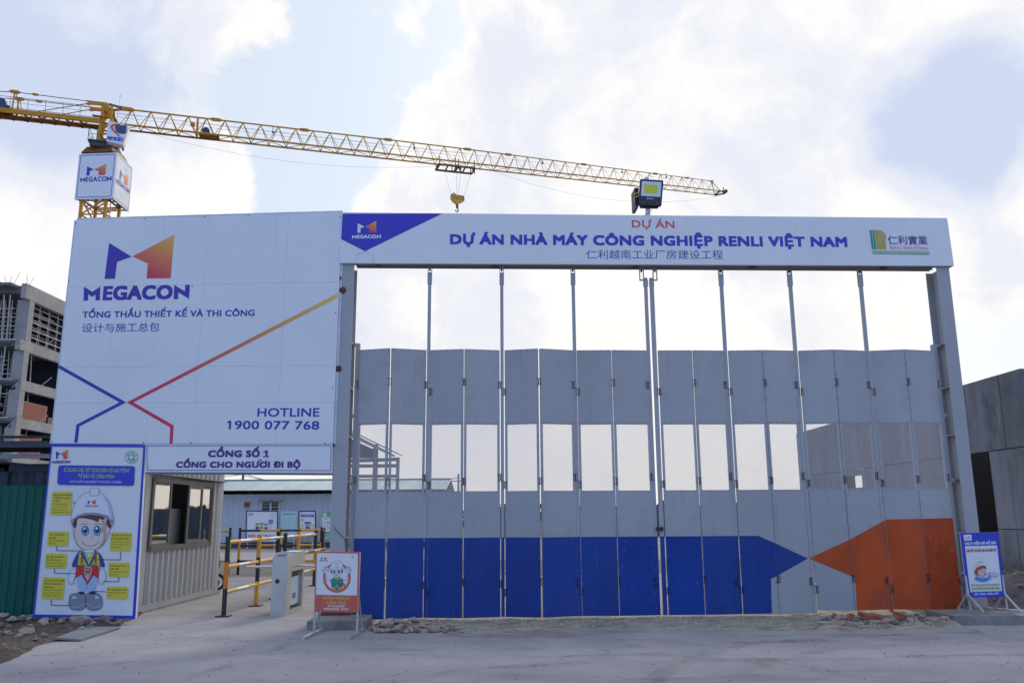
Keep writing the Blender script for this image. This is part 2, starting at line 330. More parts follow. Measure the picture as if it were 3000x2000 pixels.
class Print(MB):
    """flat print on a sign face: shapes in photograph pixels carried onto the sign's plane"""
    def __init__(s, pl, step=.0012, z=lambda x, y: (x, y), base=.001): super().__init__(); s.pl = pl; s.step = step; s.z = z; s.base = base; s.cuts = []
    def cut(s): s.cuts.append(len(s.f))
    def pt(s, x, y, L): return s.pl.P(*s.z(x, y), s.base+s.step*L)
    def poly(s, pts, col, L=1):
        cs = col if isinstance(col, list) else [col]*len(pts)
        vs = [s.pt(x, y, L) for x, y in pts]
        s.add(vs, [tuple(range(len(pts)))], cs); return s
    def ell(s, cx, cy, rx, ry, col, L=1, a0=0, a1=360, n=28, rot=0):
        f = a1-a0 >= 360; k = n if f else n+1; c, d = math.cos(R(rot)), math.sin(R(rot)); pts = []
        for i in range(k):
            a = R(a0+(a1-a0)*i/n); x, y = rx*math.cos(a), ry*math.sin(a); pts.append((cx+x*c-y*d, cy+x*d+y*c))
        return s.poly(pts, col, L)
    def ring(s, cx, cy, rx, ry, w_, col, L=1, n=40, a0=0, a1=360):
        for i in range(n):
            a, b = R(a0+(a1-a0)*i/n), R(a0+(a1-a0)*(i+1)/n)
            s.poly([(cx+rx*math.cos(a), cy+ry*math.sin(a)), (cx+rx*math.cos(b), cy+ry*math.sin(b)), (cx+(rx-w_)*math.cos(b), cy+(ry-w_)*math.sin(b)), (cx+(rx-w_)*math.cos(a), cy+(ry-w_)*math.sin(a))], col, L)
        return s
    def line(s, pts, w_, col, L=1, cols=None):
        for i, (a, b) in enumerate(zip(pts, pts[1:])):
            dx, dy = b[0]-a[0], b[1]-a[1]; l = math.hypot(dx, dy) or 1; nx, ny = -dy/l*w_/2, dx/l*w_/2
            c = col if cols is None else [cols[i], cols[i], cols[i+1], cols[i+1]]
            s.poly([(a[0]+nx, a[1]+ny), (a[0]-nx, a[1]-ny), (b[0]-nx, b[1]-ny), (b[0]+nx, b[1]+ny)], c, L)
        return s
    def strip(s, A, B, cols, L=1):   # quads between two polylines
        for i in range(len(A)-1): s.poly([A[i], A[i+1], B[i+1], B[i]], [cols[i], cols[i+1], cols[i+1], cols[i]], L)
        return s
    def blob(s, pts, col, L=1, k=5, outline=None, ow=1.5):
        out = []; n = len(pts)
        for i in range(n):
            p0, p1, p2, p3 = pts[i-1], pts[i], pts[(i+1) % n], pts[(i+2) % n]
            for j in range(k):
                t = j/k
                out.append(tuple(.5*((2*p1[q])+(-p0[q]+p2[q])*t+(2*p0[q]-5*p1[q]+4*p2[q]-p3[q])*t*t+(-p0[q]+3*p1[q]-3*p2[q]+p3[q])*t**3) for q in (0, 1)))
        s.poly(out, col, L)
        if outline: s.line(out+[out[0]], ow, outline, L+.5)
        return s
    def rrect(s, tl, tr, br, bl, r, col, L=1):
        cs = [tl, tr, br, bl]; out = []
        for i in range(4):
            p, c, q = cs[i-1], cs[i], cs[(i+1) % 4]
            def tow(a, b, d):
                l = math.hypot(b[0]-a[0], b[1]-a[1]); return (a[0]+(b[0]-a[0])*d/l, a[1]+(b[1]-a[1])*d/l)
            A, B = tow(c, p, r), tow(c, q, r)
            for t in (0, .25, .5, .75, 1): out.append(tuple((1-t)**2*A[k]+2*t*(1-t)*c[k]+t*t*B[k] for k in (0, 1)))
        return s.poly(out, col, L)
    def text(s, t, p0, p1, cap, col, bold=0.0, L=1, res=2, cjk=False, up=None, ital=0.0):
        V, Fc = glyphs(t, bold, res)
        if not V: return s
        if len(t) > 5 or cjk: s.cut()
        x0, x1 = min(v[0] for v in V), max(v[0] for v in V)
        y0, ch = (min(v[1] for v in V), max(v[1] for v in V)-min(v[1] for v in V)) if cjk else (0.0, CAPH)
        a, b = Vector(p0), Vector(p1); em = cap/ch; dirn = (b-a).normalized(); bw = max(0, bold)*em
        sh = [(0, 0)] if bold <= 0 else [(cx*bw, cy*bw*.8) for cx, cy in ((0, 0), (-1, -1), (1, -1), (1, 1), (-1, 1), (-1, 0), (1, 0))]
        a = a+dirn*bw; b = b-dirn*bw
        for ci, (sx_, sy_) in enumerate(sh):
            vs = []
            for x, y in V:
                q = a.lerp(b, (x-x0)/(x1-x0))
                e = (UPVP-Vector(s.z(*q))).normalized() if up is None else Vector(up)
                h = (y-y0)/ch*(cap-2*bw*.8 if bold > 0 else cap)+bw*.8+sy_
                q = q+e*h+dirn*(h*ital+sx_)
                vs.append(s.pt(q[0], q[1], L+ci*.03))
            s.add(vs, Fc, col)
        return s
    def done(s, name, parent, label=None):
        cs = sorted(set(s.cuts)-{0, len(s.f)})
        if name not in ('lettering', 'emblem') or not cs: return s.build(name, PRINT, parent, label=label)
        F_ = s.f; o = None
        for a, b in zip([0]+cs, cs+[len(F_)]):
            q = MB(); idx = {}
            for f in F_[a:b]:
                for i in f:
                    if i not in idx: idx[i] = len(idx); q.v.append(s.v[i]); q.c.append(s.c[i])
                q.f.append(tuple(idx[i] for i in f)); q.mi.append(0)
            o = q.build(name, PRINT, parent)
        return o
def mark(p, T, L=1, left=PURPLE, right=None):
    """the two-piece gate emblem; T maps its unit square (x right, y down) to the print's coordinates"""
    p.cut()
    lf = [(0, .19), (.372, .503), (.158, .62), (.158, 1), (0, 1)]
    p.poly([T(*q) for q in lf], left, L)
    rc = right or [RED, ORANGE, GOLD]
    def c(x, y):
        t = max(0, min(1, (1-y)*.85+(x-.38)*.55-.22)); return tuple(rc[0][i]*(1-t)+rc[2][i]*t for i in range(3)) if t < .0 else tuple((rc[0][i]*(1-2*t)+rc[1][i]*2*t) if t < .5 else (rc[1][i]*(2-2*t)+rc[2][i]*(2*t-1)) for i in range(3))
    def row(a, b, n=6): return [(a[0]+(b[0]-a[0])*i/n, a[1]+(b[1]-a[1])*i/n) for i in range(n+1)]
    A = row((.385, .497), (1, 0)); B = row((.385, .497), (.655, .64)) 
    # right piece as gradient quads: wing, then leg
    N = 8
    for i in range(N):
        f0, f1 = i/N, (i+1)/N
        def top_(x): return .497*(1-(x-.385)/.615)
        def bot_(x): return .497+(x-.385)*(.165/.25) if x < .635 else 1.0
        x0, x1 = .385+.25*f0, .385+.25*f1
        q = [(x0, top_(x0)), (x1, top_(x1)), (x1, bot_(x1-1e-6)), (x0, bot_(x0))]
        p.poly([T(*k) for k in q], [c(*k) for k in q], L)
    for i in range(N):
        x0, x1 = .635+.365*i/N, .635+.365*(i+1)/N
        for j in range(6):
            g0 = lambda x, t: .497*(1-(x-.385)/.615)*(1-t)+1.0*t
            q = [(x0, g0(x0, j/6)), (x1, g0(x1, j/6)), (x1, g0(x1, (j+1)/6)), (x0, g0(x0, (j+1)/6))]
            p.poly([T(*k) for k in q], [c(*k) for k in q], L)
def quadmap(tl, tr, br, bl):
    def T(x, y):
        a = (tl[0]+(tr[0]-tl[0])*x, tl[1]+(tr[1]-tl[1])*x); b = (bl[0]+(br[0]-bl[0])*x, bl[1]+(br[1]-bl[1])*x)
        return (a[0]+(b[0]-a[0])*y, a[1]+(b[1]-a[1])*y)
    return T
def safety_emblem(p, cx, cy, r, L=1, col=(.02, .36, .16), letters=True):
    p.cut(); p.ring(cx, cy, r, r, r*.06, col, L); p.ell(cx, cy, r*.52, r*.52, col, L)
    p.poly([(cx-r*.14, cy-r*.4), (cx+r*.14, cy-r*.4), (cx+r*.14, cy-r*.14), (cx+r*.4, cy-r*.14), (cx+r*.4, cy+r*.14), (cx+r*.14, cy+r*.14), (cx+r*.14, cy+r*.4), (cx-r*.14, cy+r*.4), (cx-r*.14, cy+r*.14), (cx-r*.4, cy+r*.14), (cx-r*.4, cy-r*.14), (cx-r*.14, cy-r*.14)], WHITE, L+1)
    if letters:
        for word, c0, c1, sg in (('SAFETY', 205, 335, 1), ('FIRST', 140, 40, -1)):
            for i, ch in enumerate(word):
                a = R(c0+(c1-c0)*i/(len(word)-1)); rr = r*.62 if sg > 0 else r*.86
                bx, by = cx+rr*math.cos(a), cy+rr*math.sin(a); tx, ty = -math.sin(a)*sg, math.cos(a)*sg
                w_ = r*.2 if ch != 'I' else r*.06; e = (math.cos(a)*sg, math.sin(a)*sg)
                p.text(ch, (bx-tx*w_/2, by-ty*w_/2), (bx+tx*w_/2, by+ty*w_/2), r*.23, col, .02, L, 1, up=e)

# ================================================================ GROUND (structure)
def grid_sheet(name, x0, x1, y0, y1, nx, ny, hf, m, **k):
    mb = MB(); vs = []
    for j in range(ny+1):
        for i in range(nx+1):
            x = x0+(x1-x0)*i/nx; y = y0+(y1-y0)*j/ny; vs.append((x, y, hf(x, y)))
    mb.add(vs, [(j*(nx+1)+i, j*(nx+1)+i+1, (j+1)*(nx+1)+i+1, (j+1)*(nx+1)+i) for j in range(ny) for i in range(nx)])
    return mb.build(name, m, smooth=True, **k)
from mathutils import noise as mn
def fb(x, y, s, o=4, sd=0.0):
    return mn.fractal(Vector((x*s, y*s, sd)), 1.0, 2.0, o)
gm = MB(); gm.add([(-700, -100, 0), (700, -100, 0), (700, 900, 0), (-700, 900, 0)], [(0, 1, 2, 3)])
g_ = gm.build('ground', 'concrete'); g_['kind'] = 'structure'
# bare earth of the site further in
dm = MB(); dm.add([(-200, 19.2, .004), (8.5, 21.5, .004), (60, 21, .004), (300, 26, .004), (300, 600, .004), (-300, 600, .004), (-300, 19, .004)], [tuple(range(7))])
d_ = dm.build('site_ground', 'yard'); d_['kind'] = 'structure'
def hy_(x, y):
    m_ = min(1, max(0, (y-22.4+.3*math.sin(x*1.3))/.6), max(0, (31.5-y+.8*fb(x, y, .5, 3))/1.5)); return -.02+.04*m_+m_*.02*fb(x, y, 1.5, 4)
hold = grid_sheet('dirt_track', -20, 9, 21.5, 33.5, 120, 70, hy_, 'yard_dirt'); hold['kind'] = 'structure'
# left earth bed
def hl(x, y):
    edge = -5.62+.07*math.sin(y*2.1)+.05*fb(x, y, 2.0, 3, 3)
    if y > 12.6: edge -= (y-12.6)*.12
    if y < 10.5: edge = -5.55+(10.5-y)*.2+.06*fb(x, y, 2, 3, 3)
    m_ = max(0, min(1, (edge-x)/.25))
    return -.03+.06*m_+m_*(.05*fb(x, y, 1.2, 4)+.025*fb(x, y, 6, 3, 2)+.02)
e_ = grid_sheet('earth_bed', -16, -5.2, 7.0, 14.2, 150, 110, hl, 'site_dirt'); e_['kind'] = 'structure'
# dirt strip under the gate
def hd(x, y):
    lo = 11.75+.25*math.sin(x*.9+1)+.12*fb(x, y, 1.4, 3, 7)-.35*max(0, 1-abs(x-.3)/1.2)
    m_ = max(0, min(1, (y-lo)/.35)); k = max(0, min(1, (x+1.95)/.25)); m_ *= k
    rough = .35+max(0, min(1, (x-3.6)/1.2))*1.1
    h = -.02+m_*(.05+rough*(.03*fb(x, y, 1.6, 4, 1)+.015*fb(x, y, 7, 3, 5)))
    return min(h, .05 if x < 3.8 else .11) if y < 14 else h*max(0, 1-(y-14)/1.2)-.02*min(1, (y-14)/1.2)
e_ = grid_sheet('dirt_strip', -2.2, 6.05, 11.0, 15.5, 180, 90, hd, 'pale_dirt'); e_['kind'] = 'structure'
def hg(x, y):
    r_ = ((x-.1)/1.25)**2+((y-11.5)/.42)**2+.75*fb(x*.6, y*1.5, 2.5, 4, 9)
    return -.012+.022*max(0, min(1, (1.0-r_)/.8))+.008*fb(x*.5, y*2, 9, 3, 4)
e_ = grid_sheet('mud_patch', -1.4, 1.7, 10.6, 12.1, 120, 70, hg, 'mud_film'); e_['kind'] = 'structure'
def hr(x, y):
    m_ = max(0, 1-((x-8.35)/1.3)**2-((y-14.2)/.8)**2)
    return -.03+.6*m_+m_*.12*fb(x, y, 2.5, 4, 6)
def hr2(x, y):
    return max(hr(x, y), .035+.03*fb(x, y, 2, 4)) if y > 13.1 else hr(x, y)
e_ = grid_sheet('earth_heap', 6.1, 12, 13.02, 15.36, 90, 50, hr2, 'grey_dirt'); e_['kind'] = 'structure'
# raised kerb slab at the right
kb = MB()
x = 6.05
while x < 13:
    kb.box(x, x+1.18, 12.16, 13.0, -.02, .12); x += 1.2
kb_ = kb.build('kerb', 'plinth'); kb_['kind'] = 'structure'

def track_mat():
    m_ = bpy.data.materials.new('tyre_mark'); m_.use_nodes = True; h = NG(m_.node_tree); b = m_.node_tree.nodes['Principled BSDF']; o = m_.node_tree.nodes['Material Output']
    b.inputs['Base Color'].default_value = (.2, .175, .165, 1); b.inputs['Roughness'].default_value = .95; b.inputs['Specular IOR Level'].default_value = .1
    uv = h.n('ShaderNodeUVMap').outputs[0]; sp_ = h.n('ShaderNodeSeparateXYZ'); h.l(uv, sp_.inputs[0])
    bars = h.math('GREATER_THAN', h.math('FRACT', h.math('MULTIPLY_ADD', sp_.outputs[1], 7.0, h.math('MULTIPLY', h.math('ABSOLUTE', h.math('SUBTRACT', sp_.outputs[0], .5)), 1.2))), .5)
    edge_ = h.math('SUBTRACT', 1.0, h.ss(h.math('ABSOLUTE', h.math('SUBTRACT', sp_.outputs[0], .5)), .3, .5))
    n_ = h.ss(h.noise(h.n('ShaderNodeTexCoord').outputs['Object'], 1.7, 7, .65), .42, .72)
    a_ = h.math('MULTIPLY', h.math('MULTIPLY', h.math('MULTIPLY_ADD', bars, .5, .35), edge_), h.math('MULTIPLY', n_, .42))
    tr = h.n('ShaderNodeBsdfTransparent'); mx = h.n('ShaderNodeMixShader'); h.l(a_, mx.inputs[0]); h.l(tr.outputs[0], mx.inputs[1]); h.l(b.outputs[0], mx.inputs[2]); h.l(mx.outputs[0], o.inputs[0]); return m_
MATS['tyre_mark'] = track_mat()
for k_, (pts, wd_) in enumerate([([(1840, 2060), (1960, 1960), (2130, 1900), (2400, 1870), (2900, 1850)], .28), ([(2060, 2060), (2160, 1975), (2330, 1920), (2600, 1890), (3050, 1875)], .28),
                          ([(-100, 1990), (500, 1930), (1100, 1905), (1700, 1895), (2300, 1880), (3100, 1862)], .3), ([(300, 2060), (640, 1960), (850, 1880), (940, 1800)], .22), ([(820, 2060), (1400, 1960), (2100, 1935), (3100, 1915)], .26)]):
    P3 = [gz(*q_) for q_ in pts]; fine = []
    for a_, b_, c_, d_ in zip([P3[0]]+P3[:-2], P3[:-1], P3[1:], P3[2:]+[P3[-1]]):
        for j_ in range(12):
            t = j_/12; fine.append(.5*((2*b_)+(-a_+c_)*t+(2*a_-5*b_+4*c_-d_)*t*t+(-a_+3*b_-3*c_+d_)*t**3))
    vs = []; uvs = []; acc = 0
    for j_ in range(len(fine)):
        d_ = (fine[min(j_+1, len(fine)-1)]-fine[max(j_-1, 0)]).normalized(); sd_ = Vector((-d_.y, d_.x, 0))*wd_/2
        if j_: acc += (fine[j_]-fine[j_-1]).length
        z_ = Vector((0, 0, .004+.001*k_)); vs += [fine[j_]-sd_+z_, fine[j_]+sd_+z_]; uvs += [(0, acc), (1, acc)]
    me = bpy.data.meshes.new('tyre_track'); me.from_pydata([tuple(v) for v in vs], [], [(2*j_, 2*j_+2, 2*j_+3, 2*j_+1) for j_ in range(len(fine)-1)]); me.materials.append(MATS['tyre_mark'])
    ul = me.uv_layers.new(name='UVMap')
    for lp in me.loops: ul.data[lp.index].uv = uvs[lp.vertex_index]
    o = bpy.data.objects.new('ground_marking', me); COL.objects.link(o); o['kind'] = 'structure'
# ---- stones
def rock_mesh(seed, m):
    rnd = random.Random(seed)
    bmv = []; import bmesh
    bm = bmesh.new(); bmesh.ops.create_icosphere(bm, subdivisions=1, radius=1)
    sx, sy, sz = rnd.uniform(.8, 1.2), rnd.uniform(.7, 1.1), rnd.uniform(.45, .8)
    for v in bm.verts:
        k = 1+.35*(rnd.random()-.5); v.co = Vector((v.co.x*sx*k, v.co.y*sy*k, v.co.z*sz*k))
    me = bpy.data.meshes.new('stone'); bm.to_mesh(me); bm.free(); me.materials.append(M(m)); return me
ROCKS = [rock_mesh(i, ['stone', 'stone', 'pink_stone', 'dark_stone'][i % 4]) for i in range(12)]
RK = [ROCKS[i] for i in (0, 1, 4, 5, 8, 9, 2, 6, 10, 3, 7, 11)]
def stones(parent, pts, name='stone', meshes=RK):
    org = ORG[parent.name]
    for (x, y, z, r) in pts:
        o = bpy.data.objects.new(name, random.choice(meshes)); COL.objects.link(o); o.parent = parent
        o.location = Vector((x, y, z))-org; o.scale = (r, r*random.uniform(.8, 1.2), r*random.uniform(.7, 1)); o.rotation_euler = (random.uniform(-.4, .4), random.uniform(-.4, .4), random.uniform(0, 6.3))
def gravel(name, fn, n, r0, r1, m, label):
    mb = MB()
    for _ in range(n):
        x, y, z = fn(); r = random.uniform(r0, r1); r *= random.choice((.7, 1, 1, 1.4)); a = random.random()*6.3
        pts = [(x+r*math.cos(a+k*1.571)*random.uniform(.6, 1), y+r*math.sin(a+k*1.571)*random.uniform(.6, 1), z) for k in range(4)]
        t = (x+r*.3*random.uniform(-1, 1), y, z+r*random.uniform(.4, .9))
        mb.add(pts+[t], [(0, 1, 4), (1, 2, 4), (2, 3, 4), (3, 0, 4)])
    o = mb.build(name, m); o['kind'] = 'stuff'; o['label'] = label; o['category'] = 'gravel'; return o
pile = thing('rubble_pile', 'low heap of broken stones by the foot of the left gate column', 'rubble', (-1.6, 12.4, 0))
pp = []
for i in range(130):
    t = random.random()**.8; x = -1.95+1.25*t+random.uniform(-.05, .05); y = random.uniform(11.75, 12.75)-.1*t
    h = max(0, .12*(1-abs(x+1.55)/.62)*(1-abs(y-12.25)/.6)); r = random.uniform(.022, .07)*(1 if t < .6 else .7)*(1.5 if random.random() < .1 else 1)
    pp.append((x, y, h*random.uniform(.4, 1)+r*.15+.01, r))
stones(pile, pp)
bed = thing('rubble_patch', 'stones and rubble strewn on the earth in front of the green fence', 'rubble', (-7, 11.5, 0))
pp = []
for i in range(190):
    x = random.uniform(-9.3, -5.75); y = random.uniform(9.2, 13.1)
    if x > -5.7-max(0, 10.5-y)*-.2: continue
    r = random.uniform(.015, .06)*(2 if random.random() < .08 else 1); pp.append((x, y, hl(x, y)+r*.25, r))
for i in range(45):
    x = random.uniform(-8.8, -5.8); y = random.uniform(12.75, 13.1); r = random.uniform(.05, .11); pp.append((x, y, hl(x, y)+r*.35, r))
stones(bed, pp)
def f_():
    x = random.uniform(-9.6, -5.72); y = random.uniform(8.8, 13.2); return x, y, hl(x, y)
gravel('gravel', f_, 3200, .006, .022, 'pebble', 'fine grit scattered over the earth by the safety poster')
rr = thing('rubble_strip', 'broken stones and brick bits under the orange end of the gate', 'rubble', (5, 12.6, 0))
pp = []
for i in range(85):
    x = random.uniform(4.4, 6.03); y = random.uniform(11.98, 13.0); r = random.uniform(.03, .075); pp.append((x, y, hd(x, y)+r*.3, r))
stones(rr, pp)
bme = bpy.data.meshes.new('brick'); _b = MB().box(-.1, .1, -.05, .05, -.03, .03); bme.from_pydata([tuple(v) for v in _b.v], [], _b.f); bme.materials.append(M('brick_red'))
for (x, y, a) in [(5.0, 12.55, .2), (5.2, 12.6, -.1), (5.55, 12.7, .5), (4.75, 12.5, 1.2), (5.4, 12.35, .9)]:
    o = bpy.data.objects.new('brick', bme); COL.objects.link(o); o.parent = rr; o.location = Vector((x, y, hd(x, y)+.05))-ORG[rr.name]; o.rotation_euler = (.3, .2, a)
def f_():
    x = random.uniform(-1.9, 6.0); y = random.uniform(11.6, 13.0); return x, y, hd(x, y)
gravel('gravel', f_, 2200, .006, .022, 'stone', 'fine grit in the dirt strip at the bottom of the gate')
hp = thing('rubble_heap', 'dark stones on the earth heap behind the blue safety stand sign', 'rubble', (8.2, 14, 0))
stones(hp, [(x, y, hr2(x, y)+.01, random.uniform(.02, .07)) for x, y in [(random.uniform(6.8, 9.0), random.uniform(13.1, 14.6)) for _ in range(70)]], meshes=[RK[9], RK[10], RK[0], RK[11]])
def f_():
    x = random.uniform(-12, 8); y = random.uniform(5.5, 12)
    while x < -5.3 and y > 7: x = random.uniform(-12, 8)
    return x, y, 0
gravel('gravel', f_, 700, .005, .015, 'dark_stone', 'few loose grains lying on the concrete yard')
# steel sheet lying on the left
sp = thing('steel_sheet', 'thin grey steel sheet lying on the earth below the safety poster', 'metal sheet', (-5.8, 12, 0))
q = [gz(162, 1867, .045), gz(238, 1873, .02), gz(352, 1836, .025), gz(255, 1834, .05)]
MB().quadbox(q, Vector((0, 0, 1)), -.02, .004).build('plate', 'plate_steel', sp)

# ================================================================ SIGN PLANES
PB = PL((-2.69, 12.756, 0), -3)          # big billboard, poster and lintel sign
GATE = PL((0, 12.9, 0), 2.4)             # the gate and its header
def panel_quad(pl, c, t, back=0.0): 
    mb = MB(); mb.quadbox([pl.P(*p) for p in c], pl.n, -back-t, -back); return mb
N = PB.n
# ---- billboard
bb = thing('billboard', 'large white company billboard with angular M logo, slogan and hotline number', 'billboard', PB.L(-2.2, 0))
cor = [(222, 644), (1002, 622), (975, 1300), (150, 1298.5)]
def bil(c, a, b):
    t = [c[0][k]*(1-a)+c[1][k]*a for k in (0, 1)]; u_ = [c[3][k]*(1-a)+c[2][k]*a for k in (0, 1)]; return (t[0]*(1-b)+u_[0]*b, t[1]*(1-b)+u_[1]*b)
sx_ = [0, .335, .50, .80, 1]; sy_ = [0, .30, .66, .82, 1]
for j_ in range(4):
    for i_ in range(4):
        e0, e1 = .0002, .0003
        panel_quad(PB, [bil(cor, sx_[i_]+e0, sy_[j_]+e1), bil(cor, sx_[i_+1]-e0, sy_[j_]+e1), bil(cor, sx_[i_+1]-e0, sy_[j_+1]-e1), bil(cor, sx_[i_]+e0, sy_[j_+1]-e1)], .012, back=random.uniform(0, .0008)).build('panel', 'white_panel', bb)
panel_quad(PB, cor, .05, back=.016).build('backing', 'edge_metal', bb)
fm = MB()
for a, b in zip(cor, cor[1:]+cor[:1]): fm.bar(PB.P(*a, -.035), PB.P(*b, -.035), .075, .022, up=N)
fm.build('frame', 'edge_metal', bb)
sc = MB()
for x, y in [(222, 655), (425, 641), (600, 635.5), (728, 632), (997, 636), (202, 822), (153, 1294), (420, 1296), (560, 1297), (952, 1297), (983, 916), (975, 1135)]:
    p = PB.P(x, y); sc.tube(p, p+N*.006, .009, 6)
sc.build('bolt', 'black_steel', bb)
# posts and rails holding it up
for x in (-7.0, -5.93, -4.4, -2.86):
    p = PB.o+PB.u*(x+2.69); 
    z0 = 0 if x < -5.8 else 2.6
    MB().obox(p, PB.u, Vector((0, 0, 1)), N, -.04, .04, z0, 6.15, -.16, -.075).build('post', 'rust' if x == -5.93 else 'grey_steel_dark', bb)
for z in (2.75, 3.9, 5.0, 6.05):
    MB().obox(PB.o, PB.u, Vector((0, 0, 1)), N, -4.35, -.14, z-.03, z+.03, -.22, -.165).build('rail', 'grey_steel_dark', bb)
Z2 = lambda x, y: (100+x/2.24, 620+y/2.24)
p = Print(PB, z=Z2)
mark(p, quadmap((500, 150), (920, 150), (896, 436), (462, 441)), 1)
p.done('emblem', bb)
p = Print(PB, z=Z2)
# wordmark with its own pointed M and N
def word(p, tl, tr, br, bl, col, L=1):
    T = quadmap(tl, tr, br, bl)
    P_ = lambda pts: p.poly([T(*q) for q in pts], col, L)
    P_([(0, 1), (0, .08), (.082, .42), (.155, .08), (.155, 1), (.112, 1), (.112, .60), (.082, .76), (.042, .58), (.042, 1)])
    P_([(.853, 1), (.853, 0), (.957, .47), (.957, 0), (1, 0), (1, 1), (.895, .53), (.895, 1)])
    b0, b1 = T(.178, 1), T(.84, 1); c = math.hypot(T(.5, 0)[0]-T(.5, 1)[0], T(.5, 0)[1]-T(.5, 1)[1])
    p.text('EGACO', b0, b1, c*.98, col, .045, L, 3)
p.cut(); word(p, (327, 484), (1022, 480), (1017, 572), (325, 584), PURPLE)
p.text('®', (1031, 497), (1050, 497), 14, PURPLE, 0, 1, 1)
p.text('TỔNG THẦU THIẾT KẾ VÀ THI CÔNG', (315, 696), (1446, 684), 41, PURPLE, .028, 1, 3)
p.text('设计与施工总包', (312, 792), (822, 786), 60, PURPLE, -.006, 1, 2, cjk=True)
p.text('HOTLINE', (1464, 1344), (1871, 1343), 56, PURPLE, .02, 1, 3)
p.poly([(1266, 1386), (1266, 1380), (1280, 1371), (1286, 1371), (1280, 1384)], PURPLE, 1.5)
p.text('1900 077 768', (1277, 1426), (1870, 1429), 56, PURPLE, .02, 1, 3)
p.done('lettering', bb)
p = Print(PB, z=Z2)
p.poly([(163, 1003), (605, 1250), (298, 1408), (286, 1514), (263, 1514), (277, 1396), (560, 1250), (159, 1026)], [PURPLE]*8, 1)
def gcol(t): return tuple((RED[i]*(1-2*t)+ORANGE[i]*.9*2*t) if t < .5 else (ORANGE[i]*.9*(2-2*t)+GOLD[i]*(2*t-1)) for i in range(3))
n_ = 14; A = [(608+(1993-608)*i/n_, 1250+(535-1250)*i/n_) for i in range(n_+1)]; B = [(652+(1992-652)*i/n_, 1250+(563-1250)*i/n_) for i in range(n_+1)]
p.strip(A, B, [gcol(max(0, min(1, (i/n_-.2)*1.3))) for i in range(n_+1)])
p.poly([(608, 1250), (652, 1250), (916, 1401), (909, 1520), (888, 1520), (893, 1414)], RED, 1)
p.done('stripe', bb)

# ---- lintel sign over the walkway
ls = thing('lintel_sign', 'long white banner sign in purple over the pedestrian entrance, with thin purple border', 'sign', PB.L(-1.5, 0))
cor = [(424.5, 1300.5), (974, 1301), (973, 1384.5), (425.5, 1382)]
panel_quad(PB, cor, .05, back=.004).build('panel', 'banner_cloth', ls)
MB().bar(PB.P(425, 1385, -.05), PB.P(973, 1388, -.05), .06, .03).build('frame', 'grey_steel_dark', ls)
Z5 = lambda x, y: (400+x/2.529, 1280+y/2.529)
p = Print(PB, z=Z5)
c_ = [(77, 64), (1441, 62), (1439, 247), (79, 243), (77, 64)]
for a, b in zip(c_, c_[1:]): p.line([a, b], 4, PURPLE)
p.done('border', ls)
p = Print(PB, z=Z5); DP = (.085, .02, .20)
p.text('CỔNG SỐ 1', (529, 147), (970, 147), 50, DP, .05, 1, 3)
p.text('CỔNG CHO NGƯOI ĐI BỘ', (291, 226), (1213, 226), 46, DP, .05, 1, 3); p.poly([(908, 163), (921, 163), (932, 175), (922, 175)], DP, 1); p.poly([(946, 184), (958, 180), (957, 170), (967, 170), (968, 182), (954, 194)], DP, 1)
p.poly([(940, 112), (940, 105), (958, 98), (964, 98), (960, 112)], DP, 1.5); p.poly([(936, 140), (982, 140), (982, 147), (936, 147)], DP, 1.5)
p.done('lettering', ls)

# ---- safety poster
po = thing('safety_poster', 'tall safety poster in a blue border showing a cartoon worker with yellow caption boxes', 'poster', PB.L(-3.8, 0))
Z4 = lambda x, y: (80+x/2.703, 1280+y/2.703)
cor = [(190, 50), (936, 60), (855, 1437), (40, 1425)]; inn = [(197, 74), (919, 80), (834, 1411), (58, 1401)]
panel_quad(PB, [Z4(*c) for c in cor], .05, back=.006).build('panel', 'white_panel', po)
p = Print(PB, z=Z4, base=.002)
p.poly([cor[0], cor[1], inn[1], inn[0]], ROYAL); p.poly([cor[1], cor[2], inn[2], inn[1]], ROYAL); p.poly([cor[2], cor[3], inn[3], inn[2]], ROYAL); p.poly([cor[3], cor[0], inn[0], inn[3]], ROYAL)
p.done('border', po)
bk = MB()
for x in (-6.95, -5.99): 
    q = PB.o+PB.u*(x+2.69); bk.obox(q, PB.u, Vector((0, 0, 1)), N, -.02, .02, 0, 2.5, -.10, -.06)
bk.build('frame', 'grey_steel_dark', po)
rd = MB()
for a, b, c in [((230, 1815), (255, 1824), (280, 1814)), ((262, 1830), (300, 1814), (315, 1812)), ((120, 1816), (140, 1822), (160, 1812)), ((320, 1818), (335, 1826), (358, 1814))]:
    rd.path([gz(*a, .05), gz(*b, .03), gz(*c, .06)], .006, 5)
rd.build('bracket', 'office_trim', po)
p = Print(PB, z=Z4, base=.002)
mark(p, quadmap((228, 96), (322, 96), (317, 170), (228, 169)), 1, right=[RED, (.8, .16, .03), (.8, .3, .05)])
word(p, (197, 184), (342, 184), (340, 204), (197, 206), DP)
safety_emblem(p, 824, 158, 51)
p.done('emblem', po)
p = Print(PB, z=Z4, base=.002)
p.rrect((247, 221), (853, 228), (846, 385), (237, 376), 22, ROYAL, 1); LIME = (.55, .68, .05)
p.text('SỬ DỤNG CÁC VẬT DỤNG BẢO HỘ LAO ĐỘNG', (290, 272), (807, 278), 30, LIME, 0, 2)
p.text('ĐỂ BẢO VỆ CHÍNH MÌNH', (404, 322), (687, 326), 30, LIME, 0, 2)
p.text('USE OF SAFETY EQUIPMENT TO PROTECT YOURSELF', (336, 360), (748, 365), 18, WHITE, 0, 2)
YB = (.70, .58, .04)
